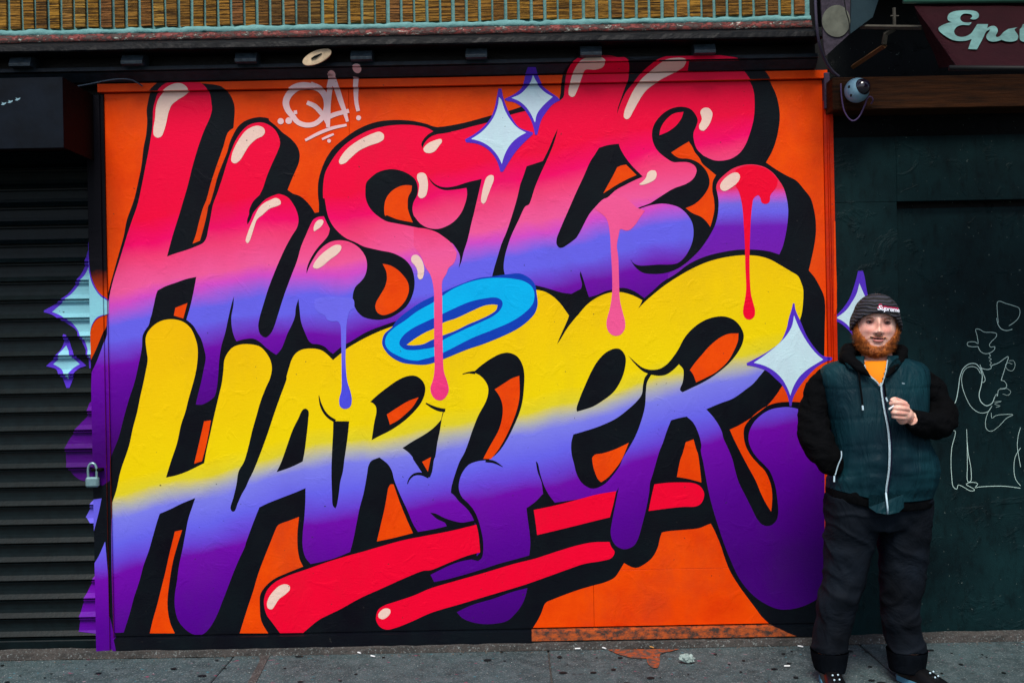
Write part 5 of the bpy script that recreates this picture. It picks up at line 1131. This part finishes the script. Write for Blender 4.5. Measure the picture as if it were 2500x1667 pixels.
bm = bmesh.new()
HEM = [(1188, 2024, 2262, .62, .150), (1200, 2018, 2266, .62, .156), (1212, 2016, 2267, .62, .157), (1226, 2018, 2265, .62, .152)]
loft(bm, HEM, 4, 48, shift=lambda py, x, y: hemshift(1204, x, y)); bm_obj('ribbed_hem', bm, M_blkc, me_c, smooth=True)
# vest: front loft with the V of the open neck cut out, plus folds
bm = bmesh.new(); rings = loft(bm, VEST, 8, 220, shift=hemshift, cap0=False, cap1=False)
VN = [(2108, 862), (2111, 895), (2124, 918), (2140, 930), (2150, 945), (2156, 930), (2163, 905), (2168, 862)]
def inside(x, y, poly):
    r_ = False; j = len(poly)-1
    for i in range(len(poly)):
        if (poly[i][1] > y) != (poly[j][1] > y) and x < (poly[j][0]-poly[i][0])*(y-poly[i][1])/(poly[j][1]-poly[i][1])+poly[i][0]: r_ = not r_
        j = i
    return r_
def topx(p):
    d = -p.y; k = F/(D-d); X, Z = p.x*k, (p.z-H)*k; return (1250+X*ct-Z*st, 833.5-X*st-Z*ct)
kill = [f_ for f_ in bm.faces if f_.calc_center_median().y < -.6 and inside(*topx(f_.calc_center_median()), VN)]
bmesh.ops.delete(bm, geom=kill, context='FACES')
bm.normal_update()
zx = lambda py: 2150+(py-930)*.055+5*math.sin((py-930)/60)
for v_ in bm.verts:
    p = v_.co; x_, y_ = topx(p); fr = p.y < -.6
    n_ = Vector((p.x-V(2140, y_).x, (p.y+.6)*1.2, 0)); n_ = n_.normalized() if n_.length > .01 else Vector((0, -1, 0))
    q = noise.noise(Vector((p.x*24, p.y*12, p.z*7)))*.0045
    q += noise.noise(Vector((p.x*11, 4, p.z*26)))*.006*max(0, min(1, (y_-1060)/60))       # horizontal folds at the belly
    for yy in (948, 1022, 1088, 1160):                                                     # quilting seams
        q -= .0026*math.exp(-((y_-yy-3*math.sin(x_/23))/3.2)**2)
    
    v_.co = p+n_*q
me = bpy.data.meshes.new('vest'); bmesh.ops.solidify(bm, geom=bm.faces[:], thickness=-.004); bmesh.ops.recalc_face_normals(bm, faces=bm.faces[:]); bm.to_mesh(me); bm.free(); vest = link('vest', me, M_vest, me_c, smooth=True)
# stand-up collar flaps
def strip(name, pts, wids, mat, par, off0, off1, thick=.004):
    bm = bmesh.new(); c_ = smooth_line([Vector((*p_, 0)) for p_ in pts], 5); ws = smooth_line([Vector((w_, 0, 0)) for w_ in wids], 5); rows = []
    for i, p in enumerate(c_):
        a = c_[max(0, i-1)]; b_ = c_[min(len(c_)-1, i+1)]; t = (b_-a).normalized(); n_ = Vector((-t.y, t.x, 0)); w2 = ws[i].x/2
        l = p+n_*w2; r_ = p-n_*w2; rows.append([bm.verts.new(front(l.x, l.y, off0)), bm.verts.new(front(p.x, p.y, off1)), bm.verts.new(front(r_.x, r_.y, off0))])
    for a, b_ in zip(rows, rows[1:]):
        for k in range(2): bm.faces.new((a[k], b_[k], b_[k+1], a[k+1]))
    bmesh.ops.solidify(bm, geom=bm.faces[:], thickness=thick); return bm_obj(name, bm, mat, par, smooth=True)
strip('collar_flap', [(2066, 880), (2078, 888), (2095, 894), (2112, 898)], [12, 22, 20, 8], M_vest, vest, .012, .022)
strip('collar_flap', [(2206, 872), (2192, 884), (2178, 902), (2168, 918)], [10, 20, 20, 6], M_vest, vest, .012, .024)
# zip: white tape from the neck to the hem, and its two lapel edges
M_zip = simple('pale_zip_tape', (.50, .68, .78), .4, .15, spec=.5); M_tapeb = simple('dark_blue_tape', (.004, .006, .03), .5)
strip('zip', [(2151, 934), (2153, 960), (2159, 1000), (2167, 1040), (2171, 1075), (2172, 1110), (2170, 1150), (2165, 1185), (2163, 1205)], [4.6, 4.4, 4.2, 4.6, 5, 5, 4.6, 4.2, 4], M_zip, vest, .012, .015)
strip('zip_side_tape', [(2155, 940), (2157.5, 960), (2163.5, 1000), (2171.5, 1040), (2175.5, 1075), (2176.5, 1110), (2174.5, 1150), (2169.5, 1185), (2167.5, 1205)], [4]*9, M_tapeb, vest, .011, .012)  # dark blue strip along the right side of the zip
strip('zip', [(2111, 890), (2114, 902), (2124, 917), (2138, 929), (2150, 943)], [3]*5, M_zip, vest, .014, .016)
strip('zip', [(2167, 878), (2163, 905), (2156.5, 929), (2151, 943)], [3]*4, M_zip, vest, .014, .016)
# lower end of the zip follows the dropped hem
bm = bmesh.new(); tube(bm, [front(2163, 1203, .012), V(2165, 1222, .812), V(2167, 1238, .812), V(2167.5, 1254, .810)], .0042, 6); bm_obj('zip_end', bm, M_zip, vest, smooth=True)
bm = bmesh.new()
fl = [(2121, 1208), (2121, 1238), (2140, 1251), (2168, 1256), (2195, 1250), (2207, 1238), (2206, 1206)]
a = [bm.verts.new(V(x, y, .803-.000006*(x-2165)**2)) for x, y in fl]; bm.faces.new(a); bmesh.ops.solidify(bm, geom=bm.faces[:], thickness=.012); bm_obj('hem_placket', bm, M_vest, vest)
# pocket zips, drawstrings, chest label
for pts in ([(2054, 1101), (2054, 1116), (2046, 1136), (2039, 1160)],):
    bm = bmesh.new(); tube(bm, smooth_line([front(x, y, .013) for x, y in pts]), .0028, 6); bm_obj('pocket_zip', bm, M_zip, vest, smooth=True)
bm = bmesh.new(); tube(bm, [front(2037, 1161, .02), front(2036.5, 1176, .02)], .0040, 6); bm_obj('zip_pull', bm, M_zip, vest)
bm = bmesh.new(); tube(bm, smooth_line([V(2260, 1100, .71), V(2273, 1112, .70), V(2284, 1132, .69), V(2288, 1148, .68), V(2283, 1161, .68)]), .0028, 6); bm_obj('pocket_zip', bm, M_zip, vest, smooth=True)
bm = bmesh.new(); tube(bm, smooth_line([V(2260, 1101, .715), V(2270, 1110, .71), V(2277, 1122, .70)]), .0022, 6); bm_obj('pocket_zip', bm, M_zip, vest, smooth=True)
bm = bmesh.new(); tube(bm, smooth_line([front(2092, 893, .03), front(2096, 910, .02), front(2100, 940, .016), front(2104, 970, .016), front(2106, 990, .016)]), .0042, 6); bm_obj('drawstring', bm, M_blkc, me_c, smooth=True)
bm = bmesh.new(); tube(bm, [front(2106, 990, .018), front(2107, 1001, .018)], .0042, 6); bm_obj('drawstring_tip', bm, M_zip, me_c)
bm = bmesh.new(); tube(bm, smooth_line([front(2157, 925, .012), front(2160, 945, .014), front(2163, 970, .014)]), .0036, 6); bm_obj('drawstring', bm, M_blkc, me_c, smooth=True)
bm = bmesh.new(); tube(bm, [front(2163, 970, .018), front(2166.5, 980, .018)], .0040, 6); bm_obj('drawstring_tip', bm, M_zip, me_c)
bm = bmesh.new(); q = [front(2202, 934, .011), front(2213, 936, .011), front(2213, 938.4, .011), front(2202, 936.6, .011)]; bm.faces.new([bm.verts.new(p) for p in q]); bmesh.ops.solidify(bm, geom=bm.faces[:], thickness=.002)
bm_obj('chest_label', bm, M_zip, vest)
# trousers: one garment
bm = bmesh.new(); loft(bm, [(1150, 2026, 2262, .61, .140), (1200, 2018, 2266, .61, .150), (1250, 2016, 2267, .61, .148), (1285, 2030, 2255, .605, .13)], 3, 40)
for L_ in (LEG_R, LEG_L): loft(bm, L_, 4, 36)
me = remesh(bm, .0065, 5)
norms = [n_.vector.copy() for n_ in me.vertex_normals]
for v_, nv_ in zip(me.vertices, norms):
    p = v_.co.copy(); t = max(0, min(1, (.95-p.z)/.3))
    q = noise.noise(Vector((p.x*9+p.z*5, p.y*9, p.z*12)))*.009*t+noise.noise(Vector((p.x*18+p.z*9, p.y*14, p.z*16)))*.004
    q += .004*math.sin(p.z*40+math.sin(p.x*14)*2.5)*max(0, 1-abs(p.z-.12)/.10); rd = 1-abs(noise.noise(Vector((p.x*7+p.z*6, p.y*5, p.z*9-p.x*4))))*5; q += max(0, rd)*.006-.002
    v_.co = p+nv_*q
link('trousers', me, M_trs, me_c, smooth=True)
for L_, lo_ in ((LEG_R, ((1984, 2064), (1989, 2058))), (LEG_L, ((2170, 2256), (2172, 2252)))):
    bm = bmesh.new(); loft(bm, [(1583, lo_[0][0]-5, lo_[0][1]+4, .605, .088), (1592, lo_[0][0]-3, lo_[0][1]+3, .605, .090), (1612, lo_[0][0], lo_[0][1], .605, .088), (1631, lo_[1][0], lo_[1][1], .61, .086)], 3, 36, cap0=False, cap1=False)
    bmesh.ops.solidify(bm, geom=bm.faces[:], thickness=.004); bm_obj('turn_up', bm, M_trs, me_c, smooth=True)
# shoes
M_shoe = simple('black_shoe_leather', (.004, .004, .005), .32, .3, spec=.5); M_sole = simple('blue_white_rubber', (.10, .30, .45), .5, .2)
def shoe(hx_, hy_, yaw):
    sh = bpy.data.objects.new('shoe', None)
    RT = Matrix.Rotation(R(yaw), 4, 'Z'); T = Matrix.Translation(Vector((hx_, hy_, 0)))
    def outline(t):   # half width along the length, t 0 heel .. 1 toe
        return .036+.014*math.sin(min(1, t*1.25)*math.pi*.5)-.0*t if t < .7 else .050*math.sqrt(max(0, 1-((t-.7)/.3)**2.4))
    bm = bmesh.new(); n = 26; rings = []
    for i in range(n+1):
        t = i/n; w_ = max(.004, outline(t) if t > .06 else outline(.06)*math.sqrt(t/.06+.05)); y = -(t*.30-.06)
        hgt = .092-.03*t*1.2 if t < .45 else .075*(1-(t-.45)/.55)**.55*.9+.012
        r_ = []
        for k in range(20):
            a = math.pi*k/19; r_.append(bm.verts.new(T @ RT @ Vector((w_*math.copysign(abs(math.cos(a))**.7, math.cos(a)), y, .020+max(.005, hgt-.02)*math.sin(a)**.8))))
        rings.append(r_)
    for a, b_ in zip(rings, rings[1:]):
        for k in range(19): bm.faces.new((a[k], a[k+1], b_[k+1], b_[k]))
    up_ = bm_obj('shoe', bm, M_shoe, me_c, smooth=True)
    bm = bmesh.new(); a_, b2 = [], []
    pts = []
    for i in range(n+1):
        t = i/n; w_ = max(.004, outline(t) if t > .06 else outline(.06)*math.sqrt(t/.06+.05))+.003; pts.append((w_, -(t*.306-.062)))
    loop = pts+[(-x, y) for x, y in pts[::-1]]
    a_ = [bm.verts.new(T @ RT @ Vector((x, y, 0.002))) for x, y in loop]; b2 = [bm.verts.new(T @ RT @ Vector((x, y, .026))) for x, y in loop]
    for k in range(len(loop)): bm.faces.new((a_[k], a_[(k+1) % len(loop)], b2[(k+1) % len(loop)], b2[k]))
    bm.faces.new(b2); bm.faces.new(a_[::-1]); bm_obj('sole', bm, M_sole, up_)
    for sx, sy in ((-.012, -.125), (.012, -.122), (-.010, -.150), (.013, -.147)):
        bm = bmesh.new(); bmesh.ops.create_uvsphere(bm, u_segments=8, v_segments=6, radius=.0045); z_ = .020+.062
        bmesh.ops.translate(bm, vec=T @ RT @ Vector((sx, sy, .078-(abs(sy)-.125)*.5)), verts=bm.verts); bm_obj('eyelet', bm, M_zip, up_)
c = V(2022, 1640, .60); shoe(c.x, -.62, -6)
c = V(2212, 1640, .60); shoe(c.x+.01, -.62, 26)
# cigarette between thumb and finger
bm = bmesh.new(); tube(bm, [hp(520, 775, .018), hp(690, 655, .016)], .0042, 10)
tag(bm_obj('cigarette', bm, M_wht, smooth=False), 'short white cigarette held in the man\'s fist', 'cigarette')
